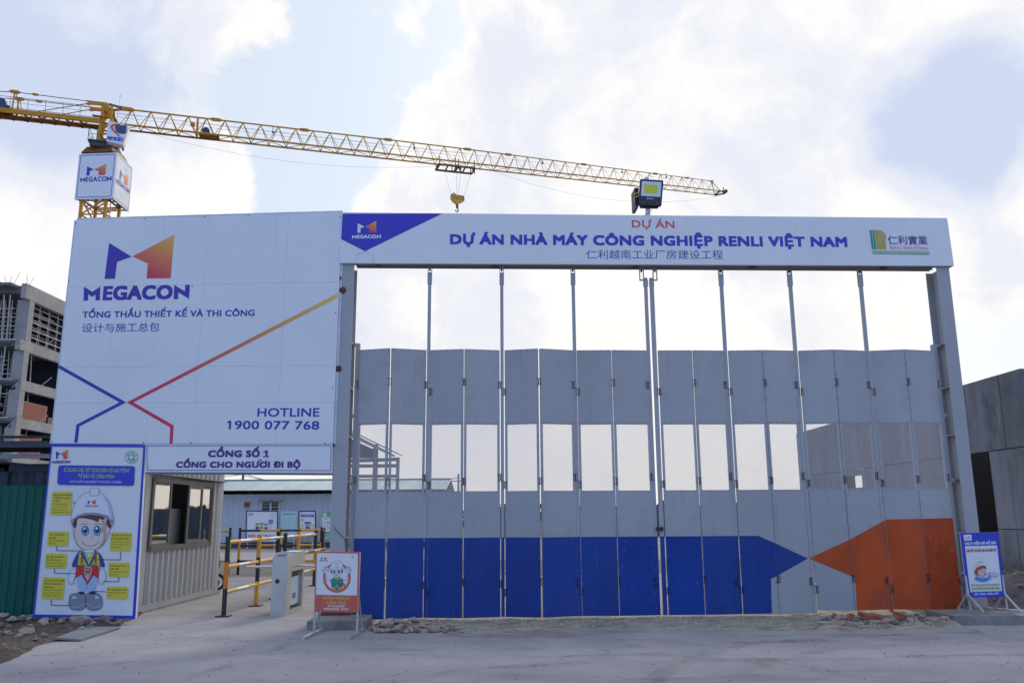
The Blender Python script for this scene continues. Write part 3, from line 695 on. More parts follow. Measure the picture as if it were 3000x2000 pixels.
boxes = [((200, 430), (358, 432), (344, 616), (182, 614)), ((167, 743), (330, 746), (323, 861), (156, 858)), ((148, 919), (315, 922), (308, 1036), (139, 1034)), ((125, 1106), (298, 1110), (284, 1280), (113, 1276)),
         ((663, 751), (828, 754), (818, 900), (654, 897)), ((648, 989), (811, 992), (803, 1106), (640, 1104)), ((633, 1181), (800, 1184), (792, 1280), (626, 1277))]
for b in boxes: p.rrect(*b, 14, YB, 1)
tx = [[('Đội nón bảo hộ để bảo', 205, 461, 355, 1), ('vệ đầu khi bị té hoặc', 204, 485, 340, 1), ('có vật rơi', 202, 508, 266, 1), ('Wearing safety helmet to', 198, 532, 330, 0), ('protect your head when', 196, 553, 322, 0), ('falling down or there is', 194, 575, 318, 0), ('something falling from above', 193, 597, 342, 0)],
      [('Quai nón phải được', 175, 775, 298, 1), ('cài chặt', 173, 800, 226, 1), ('Helmet strap should be', 170, 822, 296, 0), ('fastened up', 168, 843, 232, 0)],
      [('Đeo dây an toàn khi', 157, 950, 286, 1), ('làm việc trên cao', 155, 975, 268, 1), ('Safety belt should be worn', 152, 998, 300, 0), ('when working in height', 150, 1020, 280, 0)],
      [('Tùy vào loại công việc', 138, 1138, 294, 1), ('để chọn loại giày bảo', 136, 1164, 278, 1), ('vệ phù hợp', 134, 1190, 208, 1), ('Depending on the type of', 130, 1212, 274, 0), ('work to choose a pair of', 128, 1234, 268, 0), ('comfortable safety shoes', 126, 1256, 266, 0)],
      [('Mặc quần áo bảo hộ và áo', 668, 781, 824, 1), ('phản quang khi làm việc', 667, 806, 806, 1), ('Wearing protective clothing', 665, 830, 812, 0), ('and high visibility jacket', 664, 852, 796, 0), ('when working', 663, 874, 738, 0)],
      [('Đeo găng tay bảo hộ', 653, 1021, 786, 1), ('khi làm việc', 652, 1045, 726, 1), ('Wearing protective gloves', 650, 1068, 790, 0), ('when working', 649, 1090, 722, 0)],
      [('Đeo băng chân an toàn', 638, 1211, 786, 1), ('Wearing safety foot elastic', 636, 1234, 782, 0), ('straps', 635, 1255, 670, 0)]]
for bx in tx:
    for (t, x0, y, x1, b) in bx: p.text(t, (x0, y), (x1, y+1.5), 13 if b else 10.5, (.05, .045, .02), .012 if b else .0, 2, 1, ital=0 if b else .2)
BR = (.10, .02, .04)
for l in [[(357, 517), (418, 518)], [(233, 862), (231, 896), (480, 900)], [(217, 1038), (215, 1074), (468, 1080)], [(192, 1282), (188, 1328), (355, 1331)], [(740, 905), (738, 970), (555, 967)], [(726, 1108), (724, 1142), (602, 1140)], [(620, 1221), (515, 1218)]]: p.line(l, 5, BR, 2)
p.done('lettering', po)
def cartoon(p, detail=True):
    OUT = (.03, .03, .06); SK = (.74, .60, .55); HAIR = (.10, .045, .03); HW = (.72, .73, .78)
    # legs, boots
    p.blob([(392, 1080), (440, 1070), (480, 1075), (530, 1068), (565, 1080), (545, 1170), (520, 1225), (478, 1222), (470, 1130), (462, 1222), (418, 1222), (398, 1150)], (.36, .52, .72), 1)
    for s_, pts in ((0, [(345, 1245), (400, 1232), (455, 1240), (462, 1290), (458, 1345), (420, 1366), (360, 1362), (332, 1335), (333, 1280)]), (1, [(470, 1240), (525, 1232), (575, 1245), (592, 1280), (592, 1335), (560, 1362), (505, 1368), (470, 1345), (466, 1290)])):
        p.blob(pts, (.24, .25, .32), 1, outline=OUT, ow=3)
    p.blob([(338, 1328), (400, 1340), (455, 1310), (456, 1322), (400, 1350), (340, 1340)], (.36, .37, .45), 2.4)
    p.blob([(472, 1310), (530, 1342), (590, 1325), (588, 1338), (530, 1352), (472, 1322)], (.36, .37, .45), 2.4)
    p.ell(372, 1268, 18, 11, (.6, .6, .68), 3); p.ell(552, 1268, 18, 11, (.6, .6, .68), 3)
    p.blob([(402, 1228), (430, 1220), (458, 1232), (430, 1244)], DARK, 2.5); p.blob([(488, 1228), (515, 1220), (548, 1230), (515, 1246)], DARK, 2.5)
    # arms, gloves
    p.blob([(415, 905), (385, 940), (358, 1000), (360, 1025), (400, 1025), (420, 985), (440, 930)], (.04, .05, .36), 2, outline=OUT, ow=2.5)
    p.blob([(545, 900), (585, 935), (610, 1000), (608, 1025), (570, 1022), (552, 980), (530, 920)], (.04, .05, .36), 2, outline=OUT, ow=2.5)
    p.blob([(362, 1026), (395, 1030), (392, 1048), (360, 1042)], SK, 2.2); p.blob([(572, 1025), (604, 1028), (600, 1048), (572, 1046)], SK, 2.2)
    p.blob([(350, 1045), (388, 1050), (386, 1090), (372, 1120), (362, 1158), (335, 1152), (326, 1110), (336, 1070)], HW, 3, outline=OUT, ow=2.5)
    p.blob([(576, 1050), (606, 1046), (620, 1080), (622, 1115), (600, 1158), (575, 1152), (566, 1110)], HW, 3, outline=OUT, ow=2.5)
    # torso
    p.blob([(420, 905), (500, 920), (555, 900), (572, 960), (575, 1040), (560, 1080), (480, 1088), (400, 1080), (396, 1030), (405, 960)], (.45, .60, .05), 3, outline=OUT, ow=2)
    p.poly([(445, 905), (490, 1010), (540, 902), (560, 915), (500, 1020), (480, 1020), (420, 915)], (.04, .05, .36), 4)
    p.poly([(462, 908), (525, 908), (490, 948)], HW, 4.5)
    p.blob([(400, 1015), (440, 1005), (470, 1030), (470, 1072), (430, 1085), (388, 1106), (386, 1060)], (.62, .03, .03), 5, outline=OUT, ow=2)
    p.blob([(510, 1012), (560, 1020), (568, 1070), (562, 1110), (520, 1085), (505, 1070)], (.62, .03, .03), 5, outline=OUT, ow=2)
    p.poly([(428, 930), (444, 930), (440, 1010), (424, 1010)], (.62, .03, .03), 5); p.poly([(532, 930), (548, 930), (552, 1010), (536, 1010)], (.62, .03, .03), 5)
    p.poly([(425, 1080), (450, 1080), (478, 1140), (508, 1080), (532, 1080), (478, 1168)], (.62, .03, .03), 5)
    p.poly([(418, 996), (450, 994), (450, 1012), (416, 1012)], (.25, .5, .05), 5.5); p.poly([(524, 994), (556, 996), (558, 1012), (524, 1012)], (.25, .5, .05), 5.5)
    p.rrect((452, 1024), (514, 1026), (512, 1082), (450, 1080), 6, (.35, .35, .4), 6); p.rrect((462, 1034), (504, 1036), (502, 1072), (460, 1070), 5, (.62, .03, .03), 7); p.poly([(468, 1046), (496, 1048), (496, 1054), (468, 1052)], HW, 8)
    # head
    p.ell(372, 745, 17, 34, SK, 2, rot=-8); p.ell(632, 735, 19, 36, SK, 2, rot=10)
    p.blob([(385, 640), (385, 720), (378, 790), (400, 850), (450, 890), (500, 898), (560, 880), (605, 835), (625, 770), (625, 690), (620, 630), (500, 590)], SK, 3, outline=OUT, ow=2.5)
    p.blob([(600, 640), (625, 690), (625, 770), (605, 835), (560, 880), (595, 820), (605, 770), (588, 740), (595, 700), (588, 660)], (.62, .34, .28), 4)
    p.blob([(360, 640), (410, 600), (520, 590), (640, 610), (668, 660), (655, 720), (632, 690), (626, 640), (600, 655), (575, 645), (560, 670), (520, 655), (440, 640), (400, 650), (392, 700), (378, 715), (362, 700)], HAIR, 5)
    for cx in (460, 555):
        p.ell(cx, 740, 31, 40, (.015, .03, .09), 5); p.ell(cx, 742, 27, 35, (.05, .38, .72), 6); p.ell(cx, 735, 17, 24, (.01, .01, .03), 7); p.ell(cx-4, 722, 9, 11, WHITE, 8); p.ell(cx+12, 760, 5, 6, (.4, .7, .85), 8)
    p.line([(425, 690), (455, 683), (480, 690)], 4, HAIR, 5); p.line([(533, 690), (560, 683), (590, 692)], 4, HAIR, 5)
    p.line([(430, 822), (450, 845), (480, 858), (512, 860), (545, 850), (572, 825)], 3.5, BR, 5); p.line([(506, 790), (518, 795), (526, 785)], 3, (.4, .2, .18), 5)
    p.blob([(440, 900), (500, 885), (530, 892), (525, 910), (480, 916)], HW, 8.5, outline=OUT, ow=2.5)
    # helmet
    p.blob([(350, 680), (352, 620), (372, 545), (420, 470), (500, 430), (580, 440), (640, 500), (672, 580), (683, 650), (672, 705), (655, 640), (600, 610), (500, 598), (420, 612), (372, 640)], HW, 7, outline=OUT, ow=2.5)
    p.blob([(600, 470), (640, 510), (670, 590), (680, 660), (665, 660), (650, 590), (630, 520)], (.5, .52, .64), 8)
    p.poly([(350, 655), (372, 636), (420, 612), (500, 598), (600, 610), (655, 640), (682, 662), (668, 705), (650, 655), (590, 622), (500, 612), (420, 624), (376, 650), (356, 705)], (.3, .31, .38), 8)
    p.poly([(504, 402), (568, 404), (570, 462), (495, 464)], HW, 8.5); p.line([(504, 402), (568, 404), (570, 462), (495, 464), (504, 402)], 2.5, OUT, 9)
    p.line([(365, 690), (370, 780), (395, 850), (440, 890)], 2.5, OUT, 5); p.line([(665, 700), (640, 790), (595, 860)], 2.5, OUT, 3)
    mark(p, quadmap((482, 492), (546, 492), (544, 530), (480, 530)), 9, right=[RED, (.8, .16, .03), (.8, .3, .05)]); word(p, (459, 536), (563, 540), (561, 551), (458, 549), DP, 9)
p = Print(PB, z=Z4, base=.002, step=.0007); cartoon(p); p.done('illustration', po)
# footing strip under the poster
MB().box(-7.3, -5.95, 13.15, 13.35, -.02, .1).build('footing', 'plinth', po)

# ================================================================ GATE FRAME
gf = thing('gate_frame', 'tall grey steel portal of two columns and a header beam around the folding gate', 'gate frame', (0, 12.9, 0))
gu, gn, UZ = GATE.u, GATE.n, Vector((0, 0, 1))
def G(u, z, off=0.0): return GATE.o+gu*u+Vector((0, 0, z))+gn*off
def gbox(mb, a0, a1, z0, z1, c0, c1): return mb.obox(GATE.o, gu, UZ, gn, a0, a1, z0, z1, c0, c1)
def column(u0, u1, inner, label=None):
    c = MB(); gbox(c, u0, u1, .12, 5.405, -.012, 0); gbox(c, u0, u1, .12, 5.40, -.34, -.328); m_ = (u0+u1)/2; gbox(c, m_-.006, m_+.006, .12, 5.40, -.328, -.012)
    col = c.build('column', 'grey_steel', gf)
    for z in (4.15, 3.45, 2.7, 2.02, 1.2, .6):
        s_ = MB(); gbox(s_, m_+.006, u1-.004, z, z+.02, -.325, -.015) if inner > 0 else gbox(s_, u0+.004, m_-.006, z, z+.02, -.325, -.015); s_.build('stiffener', 'grey_steel', col)
    return col
column(-2.703, -2.478, 1); column(6.895, 7.105, -1)
for u0, u1 in ((-2.44, -2.37), (6.76, 6.83)):
    j = MB(); gbox(j, u0, u1, .1, 4.16, -.2, -.13); jp = j.build('jamb_post', 'grey_steel', gf)
    for z in (4.12, 3.0, 1.98, .5):
        b = MB(); gbox(b, min(u0, -2.478) if u0 < 0 else u1, u0 if u0 < 0 else 6.895, z, z+.05, -.19, -.14); b.build('bracket', 'grey_steel', jp)
hb = MB(); gbox(hb, -2.47, 6.89, 5.435, 5.45, -.26, -.135); gbox(hb, -2.47, 6.89, 5.45, 5.60, -.21, -.19); gbox(hb, -2.47, 6.89, 5.60, 5.615, -.30, -.06); hb.build('header_beam', 'grey_steel_dark', gf)
tk = MB(); gbox(tk, -2.46, 6.88, 5.39, 5.434, -.175, -.167); gbox(tk, -2.46, 6.88, 5.39, 5.434, -.097, -.089); gbox(tk, -2.46, 6.88, 5.424, 5.433, -.167, -.097); tk.build('track', 'grey_steel_dark', gf)
for x in (-2.1, -.25, 2.0, 3.9, 6.05):
    b = MB(); gbox(b, x-.05, x+.05, 5.40, 5.43, -.085, -.04); b.build('bracket', 'black_steel', gf)
# foot boxes and plinth
fb_ = MB(); gbox(fb_, -2.79, -2.38, .12, .30, -.42, .06); fb_.build('base_shoe', 'rust', gf)
pl_ = MB(); gbox(pl_, -2.85, -2.05, -.02, .119, -.5, .75); pl_.build('plinth', 'plinth', gf)
pl_ = MB(); gbox(pl_, 6.8, 7.2, -.02, .119, -.45, .1); pl_.build('plinth', 'plinth', gf)
for (x, y, r) in [(996.5, 815, .035), (1004, 850, .06), (990, 1080, .06), (974, 1303, .04)]:
    q = GATE.P(x, y, .004); w_ = MB(); w_.tube(q, q+gn*.012, r, 9, r*.6); w_.tube(q-gu*.06, q+gu*.02+UZ*.01, .008, 5); w_.build('weld_lug', 'rust', gf)
cb = MB(); cb.path([GATE.P(978, 1540, .01), GATE.P(985, 1552, .012), GATE.P(1000, 1568, .012), GATE.P(1011, 1577, .01), GATE.P(1012, 1600, .0)], .004, 5); cb.build('wire', 'wire_black', gf)

# ---- header signboard
hs = thing('header_signboard', 'long white signboard across the top of the gate naming the factory project', 'signboard', G(2.2, 5.4))
cor = [(1003, 625.5), (2770, 642), (2790, 781), (996, 773)]
qc = [GATE.P(*c) for c in cor]
MB().quadbox(qc, gn, .002, .05).build('panel', 'white_panel', hs)
MB().quadbox([q-gn*.05 for q in qc], gn, -.03, .045).build('box_frame', 'grey_steel_dark', hs)
HP = PL(G(0, 0, .05), 2.4)
Z6 = lambda x, y: (950+x/3.36, 600+y/3.36)
p = Print(HP, z=Z6); HB = (.045, .035, .46)
p.poly([(180, 88), (1165, 85), (402, 457), (166, 338)], HB)
T = quadmap((330, 160), (512, 160), (510, 275), (327, 276)); mark(p, T, 2, left=WHITE)
word(p, (275, 296), (560, 296), (556, 330), (273, 332), WHITE, 2)
p.text('®', (563, 302), (572, 302), 7, WHITE, 0, 2, 1)
for l in [[(402, 457), (313, 500), (310, 577)]]: p.line(l, 2, (.2, .15, .45), 2)
p.line([(402, 457), (487, 500), (486, 577)], 2, (.5, .1, .2), 2)
p.done('emblem', hs)
Z7 = lambda x, y: (1600+x/1.8816, 600+y/1.8816)
p = Print(HP, z=Z7)
p.text('DỰ ÁN', (473, 125), (708, 129), 40, (.62, .09, .09), .02, 1, 3)
p.text('DỰ ÁN NHÀ MÁY CÔNG NGHIỆP RENLI VIỆT NAM', (-530, 218), (1662, 233), 56, (.05, .04, .45), .05, 1, 3)
p.text('仁利越南工业厂房建设工程', (222, 298), (976, 300), 50, (.11, .06, .32), -.004, 1, 2, cjk=True)
p.done('lettering', hs)
Z8 = lambda x, y: (2540+x/10.69, 660+y/10.69)
p = Print(HP, z=Z8)
TG = (.03, .26, .24); OG = (.42, .38, .06)
p.poly([(75, 148), (140, 148), (215, 755), (150, 755)], TG); p.poly([(160, 148), (215, 148), (290, 755), (225, 755)], TG)
pts = [(235, 148), (340, 146)]+[(340+(595-340)*math.sin(R(a)), 385-(385-146)*math.cos(R(a))) for a in range(15, 100, 12)]+[(575, 480), (605, 755), (305, 755)]
p.poly(pts, OG)
for r_ in (60, 120, 190): 
    p.ring(350, 372, r_*.95, r_, 16, (.62, .5, .6), 2, 18, -90, 90)
for x in (370, 450, 520): p.line([(x-4, 590), (x+4, 755)], 8, (.55, .45, .45), 2)
p.poly([(150, 790), (1950, 815), (1950, 855), (160, 838)], (.5, .38, .12)); p.poly([(160, 858), (1955, 880), (1958, 925), (180, 900)], (.07, .38, .22))
p.done('emblem', hs)
p = Print(HP, z=Z8)
p.text('仁利實業', (668, 606), (1905, 618), 290, (.06, .04, .20), .012, 1, 2, cjk=True)
p.text('RENLI INDUSTRIAL', (730, 748), (1925, 768), 92, (.5, .1, .3), .0, 1, 2)
p.done('lettering', hs)

# ================================================================ FOLDING GATE
ZT, ZR, ZR2, ZB = 4.035, 2.892, 1.868, .055
BLUE = [(900, 1577.3), (2226, 1568.8), (2374, 1635.7), (2262, 1695.5), (2265.6, 1797), (900, 1835)]
ORNG = [(2377.5, 1635.7), (2607, 1520.5), (2850, 1515.5), (2860, 1810), (2510.9, 1800), (2505, 1691)]
def zz(pt): u, v = GATE.uv(GATE.P(*pt)); return (u, v)
BLUE = [zz(q) for q in BLUE]; ORNG = [zz(q) for q in ORNG]
def clip(poly, a0, a1, b0, b1):
    for ax, lim, sg in ((0, a0, 1), (0, a1, -1), (1, b0, 1), (1, b1, -1)):
        out = []
        for i in range(len(poly)):
            p_, q_ = poly[i-1], poly[i]; ip, iq = (p_[ax]-lim)*sg >= 0, (q_[ax]-lim)*sg >= 0
            if ip != iq:
                t = (lim-p_[ax])/(q_[ax]-p_[ax]); out.append((p_[0]+(q_[0]-p_[0])*t, p_[1]+(q_[1]-p_[1])*t))
            if iq: out.append(q_)
        poly = out
        if not poly: return []
    return poly
def ux(x, y=1240): return GATE.uv(GATE.P(x, y))[0]
# leaves: (left x, right x, forward offset at left, at right) at the height of the mesh top
LV = [(1046, 1134, 0, .15), (1141, 1244.5, .15, 0), (1258, 1356, 0, .09), (1360.7, 1464, .09, 0), (1480.5, 1579, 0, .14), (1586, 1684.5, .14, 0), (1697, 1799.6, 0, .03), (1803, 1907.5, .03, 0),
      (1941, 2042, 0, .02), (2046, 2138, .02, 0), (2152, 2252, 0, .05), (2254.5, 2348, .05, 0), (2362.5, 2466, 0, .10), (2469, 2563.5, .10, 0), (2577, 2679.5, 0, .12), (2682, 2769.6, .12, 0)]
PS = [(1247, 1256, 0), (1467.5, 1477, 0), (1686, 1694.5, 0), (1908, 1916, 0), (1925, 1937, 0), (2139.5, 2149, 0), (2350.5, 2359.5, 0), (2566, 2575, 0)]
wings = [thing('folding_gate', 'left half of the tall grey folding gate, its foot painted solid blue', 'gate', G(-.1, 0), 'folding gate wings'),
         thing('folding_gate', 'right half of the tall grey folding gate, painted blue arrow and orange arrow', 'gate', G(4.5, 0), 'folding gate wings')]
def hinge(u, z, off, side, par, m='black_steel'):
    h = MB(); c = G(u, z, off+.012)
    h.bar(c-UZ*.05, c+UZ*.05, .011); h.bar(c-UZ*.05-gu*.035, c-UZ*.05+gu*.03, .006); h.bar(c+UZ*.05-gu*.035, c+UZ*.05+gu*.03, .006); h.bar(c-UZ*.05+gu*.028*side, c+UZ*.05+gu*.028*side, .006)
    h.build('hinge', m, par)
for i, (xa, xb, fa, fb2) in enumerate(LV):
    W = wings[0 if i < 8 else 1]
    ua, ub = ux(xa-.7), ux(xb+.7)
    # account for the forward fold: points nearer the eye keep their line of sight
    def foldu(u, f): 
        p_ = G(u, 2.9); d = p_-EYE; k = f/(-(d.dot(gn))); q_ = EYE+d*(1-k); return GATE.uv(q_)[0]
    A = G(foldu(ua, fa), 0, fa-.10); B = G(foldu(ub, fb2), 0, fb2-.10)
    # gate hangs 0.10 behind the column face
    def foldfix(P_, u0): return P_
    L = (B-A).length; du = (B-A)/L; dn = Vector((du.y, -du.x, 0))
    zt, zb = ZT+.01, ZB+(.045 if i >= 12 else 0)
    def bx(mb, a0, a1, z0, z1, c0, c1): return mb.obox(A, du, UZ, dn, a0, a1, z0, z1, c0, c1)
    fr = MB()
    for a0, a1 in ((0, .035), (L-.035, L)): bx(fr, a0, a1, zb, zt, -.03, 0)
    for z in (zb, ZR2-.02, ZR-.01, zt-.03): bx(fr, .035, L-.035, z, z+.03, -.03, 0)
    leaf = fr.build('leaf', 'grey_steel', W)
    s_ = MB(); bx(s_, .0, L, ZR+.004, zt+.004, .001, .004); s_.build('upper_sheet', 'grey_steel', leaf)
    s_ = MB(); bx(s_, .0, L, zb, ZR2+.002, .001, .004); s_.build('lower_sheet', 'grey_steel', leaf)
    s_ = MB(); s_.add([A+du*.035+UZ*(ZR2+.012)+dn*-.006, A+du*(L-.035)+UZ*(ZR2+.012)+dn*-.006, A+du*(L-.035)+UZ*(ZR-.012)+dn*-.006, A+du*.035+UZ*(ZR-.012)+dn*-.006], [(0, 1, 2, 3)])
    s_.build('perforated_sheet', 'perforated', leaf, uv=(du, UZ))
    rv = MB()
    for z in (ZR+.012, ZR2-.006, zt-.012):
        for k in range(5):
            q_ = A+du*(L*(k+.5)/5)+UZ*z+dn*.004; rv.obox(q_, du, UZ, dn, -.006, .006, -.006, .006, 0, .005)
    for k in range(22):
        z = zb+.1+(zt-zb-.15)*k/21
        for a_ in (.015, L-.015):
            q_ = A+du*a_+UZ*z+dn*(.004 if not ZR2 < z < ZR else 0); rv.obox(q_, du, UZ, dn, -.005, .005, -.005, .005, 0, .005)
    rv.build('rivet', 'grey_steel_dark', leaf)
    # edge shadow lines are real gaps; painted areas are thin coats on the sheet
    u0, u1 = GATE.uv(A)[0], GATE.uv(B)[0]
    for nm, poly, mm in (('blue', BLUE, {7: 'blue_paint_chipped', 8: 'blue_paint_rusty'}.get(i, 'blue_paint')), ('orange', ORNG, 'orange_paint_worn' if i == 15 else 'orange_paint')):
        c_ = clip(poly, u0, u1, zb+.002, ZR2)
        if len(c_) > 2:
            q_ = MB(); q_.add([A+du*((a-u0)/(u1-u0)*L)+UZ*b+dn*.0052 for a, b in c_], [tuple(range(len(c_)))]); q_.build('paint', mm, leaf)
    if i % 2 == 0:
        for z in (3.53, 2.02, .56): hinge(u1+.008, z, fb2-.10, 1, leaf)
for i, (xa, xb, f) in enumerate(PS):
    W = wings[0 if i < 4 else 1]; ua, ub = ux(xa), ux(xb); ub = max(ub, ua+.05); m_ = (ua+ub)/2
    t = MB(); gbox(t, ua, ub, ZB, 5.24, -.155, -.105); post = t.build('hanging_post', 'grey_steel', W)
    off = {3: -.06, 4: .06}.get(i, 0)
    b = MB(); gbox(b, m_-.035, m_+.035, 5.12, 5.31, -.160, -.10) if not off else gbox(b, m_-.035, m_+.035, 5.10, 5.2, -.160, -.10)
    for a in (m_+off-.035, m_+off+.025): gbox(b, a, a+.01, 5.30 if not off else 5.2, 5.395, -.155, -.105)
    gbox(b, m_+off-.024, m_+off+.024, 5.385, 5.395, -.155, -.105)
    if off: gbox(b, min(m_, m_+off)-.035, max(m_, m_+off)+.035, 5.2, 5.212, -.155, -.105)
    b.build('hanger_bracket', 'grey_steel', post)
    k = MB(); k.tube(G(m_+off, 5.33, -.13), G(m_+off, 5.42, -.13), .007, 6); k.tube(G(m_+off-.001, 5.35, -.13), G(m_+off, 5.375, -.13), .017, 6); k.build('roller_bolt', 'black_steel', post)
    for nm, poly in (('blue_paint', BLUE), ('orange_paint', ORNG)):
        c_ = clip(poly, ua, ub, ZB, ZR2)
        if len(c_) > 2: q_ = MB(); q_.add([G(a, b_, -.1035) for a, b_ in c_], [tuple(range(len(c_)))]); q_.build('paint', nm, post)
    for z, sg in ((3.5, -1), (3.39, 1), (2.08, -1), (1.97, 1), (.52, -1), (.40, 1)):
        if (i == 3 and sg > 0) or (i == 4 and sg < 0): continue
        hinge(ua-.006 if sg < 0 else ub+.006, z, -.10, sg, post)
q_ = MB(); gbox(q_, ux(1914), ux(1934), 1.27, 1.33, -.10, -.08); q_.build('latch', 'black_steel', wings[0])
for z in (3.52, 2.05, .5):
    hinge(ux(1041), z, -.11, 1, wings[0]); hinge(ux(2772), z, -.11, -1, wings[1])

# ================================================================ FLOODLIGHT on the header
fl = thing('floodlight', 'square black floodlight with a yellow panel marked 200W on a post above the gate', 'floodlight', G(2.3, 6.24))
FP = PL((0, 13.1, 0), 2.4)
pm = MB(); pm.obox(FP.P(1902, 620), FP.u, UZ, FP.n, -.035, .035, -.35, .64, -.14, -.08); pm.build('post', 'edge_metal', fl)
Z9 = lambda x, y: (1820+x/6.533, 490+y/6.533)
fpP = PL((0, 13.1, 0), 2.4)
cs = [(372, 235), (800, 262), (762, 735), (335, 712)]
hz = [fpP.P(*Z9(*c)) for c in cs]
MB().quadbox(hz, fpP.n, -.07, -.004).build('housing', 'lamp_black', fl)
ins = [(398, 262), (772, 285), (752, 568), (376, 545)]; cob = [(444, 322), (702, 345), (690, 508), (438, 488)]
q = MB(); I = [fpP.P(*Z9(*c), -.002) for c in ins]; K = [fpP.P(*Z9(*c), -.0035) for c in cob]
for a in range(4): q.add([I[a], I[(a+1) % 4], K[(a+1) % 4], K[a]], [(0, 1, 2, 3)])
q.build('reflector', 'lamp_reflector', fl); MB().quadbox(K, fpP.n, 0, .002).build('light_panel', 'lamp_phosphor', fl)
rim = MB()
for a, b in zip(cs, cs[1:]+cs[:1]): rim.bar(fpP.P(*Z9(*a), 0), fpP.P(*Z9(*b), 0), .012, .012)
rim.build('rim', 'lamp_black', fl)
p = Print(fpP, z=Z9); p.text('200W', (486, 612), (622, 628), 36, (.6, .62, .68), 0, 1, 2); p.line([(380, 668), (436, 670)], 12, (.12, .12, .16)); p.line([(665, 688), (722, 690)], 12, (.12, .12, .16)); p.done('lettering', fl)
br = MB(); br.bar(fpP.P(*Z9(365, 480), -.04), fpP.P(*Z9(375, 740), -.06), .02); br.bar(fpP.P(*Z9(375, 742), -.06), fpP.P(*Z9(710, 750), -.06), .03); br.bar(fpP.P(*Z9(780, 590), -.04), fpP.P(*Z9(710, 750), -.06), .02); br.build('bracket', 'lamp_black', fl)
f2 = thing('floodlight', 'second floodlight seen edge on, turned left behind the yellow panelled one', 'floodlight', G(2.15, 6.4))
q = [(272, 352), (360, 345), (348, 728), (290, 725)]
MB().quadbox([fpP.P(*Z9(*c), -.1) for c in q], fpP.n, -.3, 0).build('housing', 'lamp_blue', f2)
fn = MB()
for k in range(5): 
    a = fpP.P(*Z9(272+k*16, 372+k*2), -.11); fn.obox(a, fpP.u, -UZ, fpP.n, 0, .006, 0, .28, -.28, .03)
fn.build('fin', 'lamp_black', f2)
cbm = MB(); cbm.path([fpP.P(*Z9(280, 500), -.06), fpP.P(*Z9(310, 470), -.05), fpP.P(*Z9(345, 462), -.06)], .012, 5); cbm.path([fpP.P(*Z9(290, 560), -.06), fpP.P(*Z9(335, 520), -.05)], .012, 5); cbm.build('wire', 'rail_yellow', f2)
cbm = MB(); cbm.path([fpP.P(*Z9(455, 895), -.05), fpP.P(*Z9(530, 850), -.06), fpP.P(*Z9(590, 800), -.06), fpP.P(*Z9(600, 745), -.06)], .004, 5); cbm.build('wire', 'wire_black', fl)

# ================================================================ GUARD BOOTH
gb = thing('guard_booth', 'white corrugated container booth with a sliding window beside the walkway', 'guard booth', (-6.5, 16, 0))
X0 = -6.06; XN = Vector((1, 0, 0)); Y0, Y1 = 14.15, 17.95; ZH = 2.62; wy0, wy1, wz0, wz1 = 14.42, 17.28, 1.02, 2.14
for (a, b, z0, z1) in ((Y0+.2, wy0, .12, ZH-.14), (wy0, wy1, .12, wz0), (wy0, wy1, wz1, ZH-.14), (wy1, Y1-.2, .12, ZH-.14)):
    if b-a > .05:
        c = MB(); corr(c, (X0-.045, a, 0), (X0-.045, b, 0), z0, z1, XN, .235, .055, .3); c.build('side_wall', 'container_white', gb)
c = MB(); corr(c, (-7.4, Y0+.03, 0), (X0-.2, Y0+.03, 0), .12, ZH-.14, Vector((0, -1, 0)), .235, .03); c.build('front_wall', 'container_grey', gb)
c = MB(); c.box(-7.45, X0-.1, Y1-.03, Y1-.01, .1, ZH-.1); c.build('back_wall', 'container_grey', gb)
c = MB(); c.box(-7.45, -7.48, Y0, Y1, .1, ZH-.1); c.build('side_wall', 'container_grey', gb)
for y in (Y0, Y1-.2):
    c = MB(); c.box(X0-.16, X0+.004, y, y+.2, .0, ZH); c.build('corner_post', 'container_grey', gb)
for z0, z1 in ((0, .12), (ZH-.14, ZH)):
    c = MB(); c.box(X0-.12, X0, Y0+.2, Y1-.2, z0, z1); c.build('rail', 'container_grey', gb)
    c = MB(); c.box(-7.45, X0-.16, Y0, Y0+.1, z0, z1); c.build('rail', 'container_grey', gb)
c = MB(); c.box(-7.45, X0+.01, Y0-.02, Y1+.02, ZH, ZH+.04); c.build('roof', 'container_grey', gb)
c = MB(); c.box(-7.4, X0-.12, Y0+.1, Y1-.1, .1, .12); c.build('floor', 'dark_interior', gb)
c = MB(); c.box(X0-1.25, X0-1.23, wy0-.1, wy1+.3, .13, 2.5); c.box(X0-.13, X0-.12, wy0-.1, wy0, .13, 2.4); c.build('partition', 'dark_interior', gb)
c = MB(); c.box(X0-1.225, X0-1.22, 16.05, 16.75, 1.72, 2.10); c.build('inner_window', 'monitor_blue', gb)
c = MB(); c.box(X0-.2, X0-.16, 15.35, 16.15, 1.04, 1.68); c.build('blind', 'grey_steel_dark', gb)
wf = MB()
for a in ((wy0-.05, wy0+.03, wz0-.04, wz1+.04), (wy1-.03, wy1+.05, wz0-.04, wz1+.04), (wy0, wy1, wz0-.05, wz0+.03), (wy0, wy1, wz1-.03, wz1+.05)): wf.box(X0-.05, X0+.035, a[0], a[1], a[2], a[3])
wfo = wf.build('window', 'window_frame', gb)
ys = [wy0+.03, 15.22, 15.95, 16.68, wy1-.03]
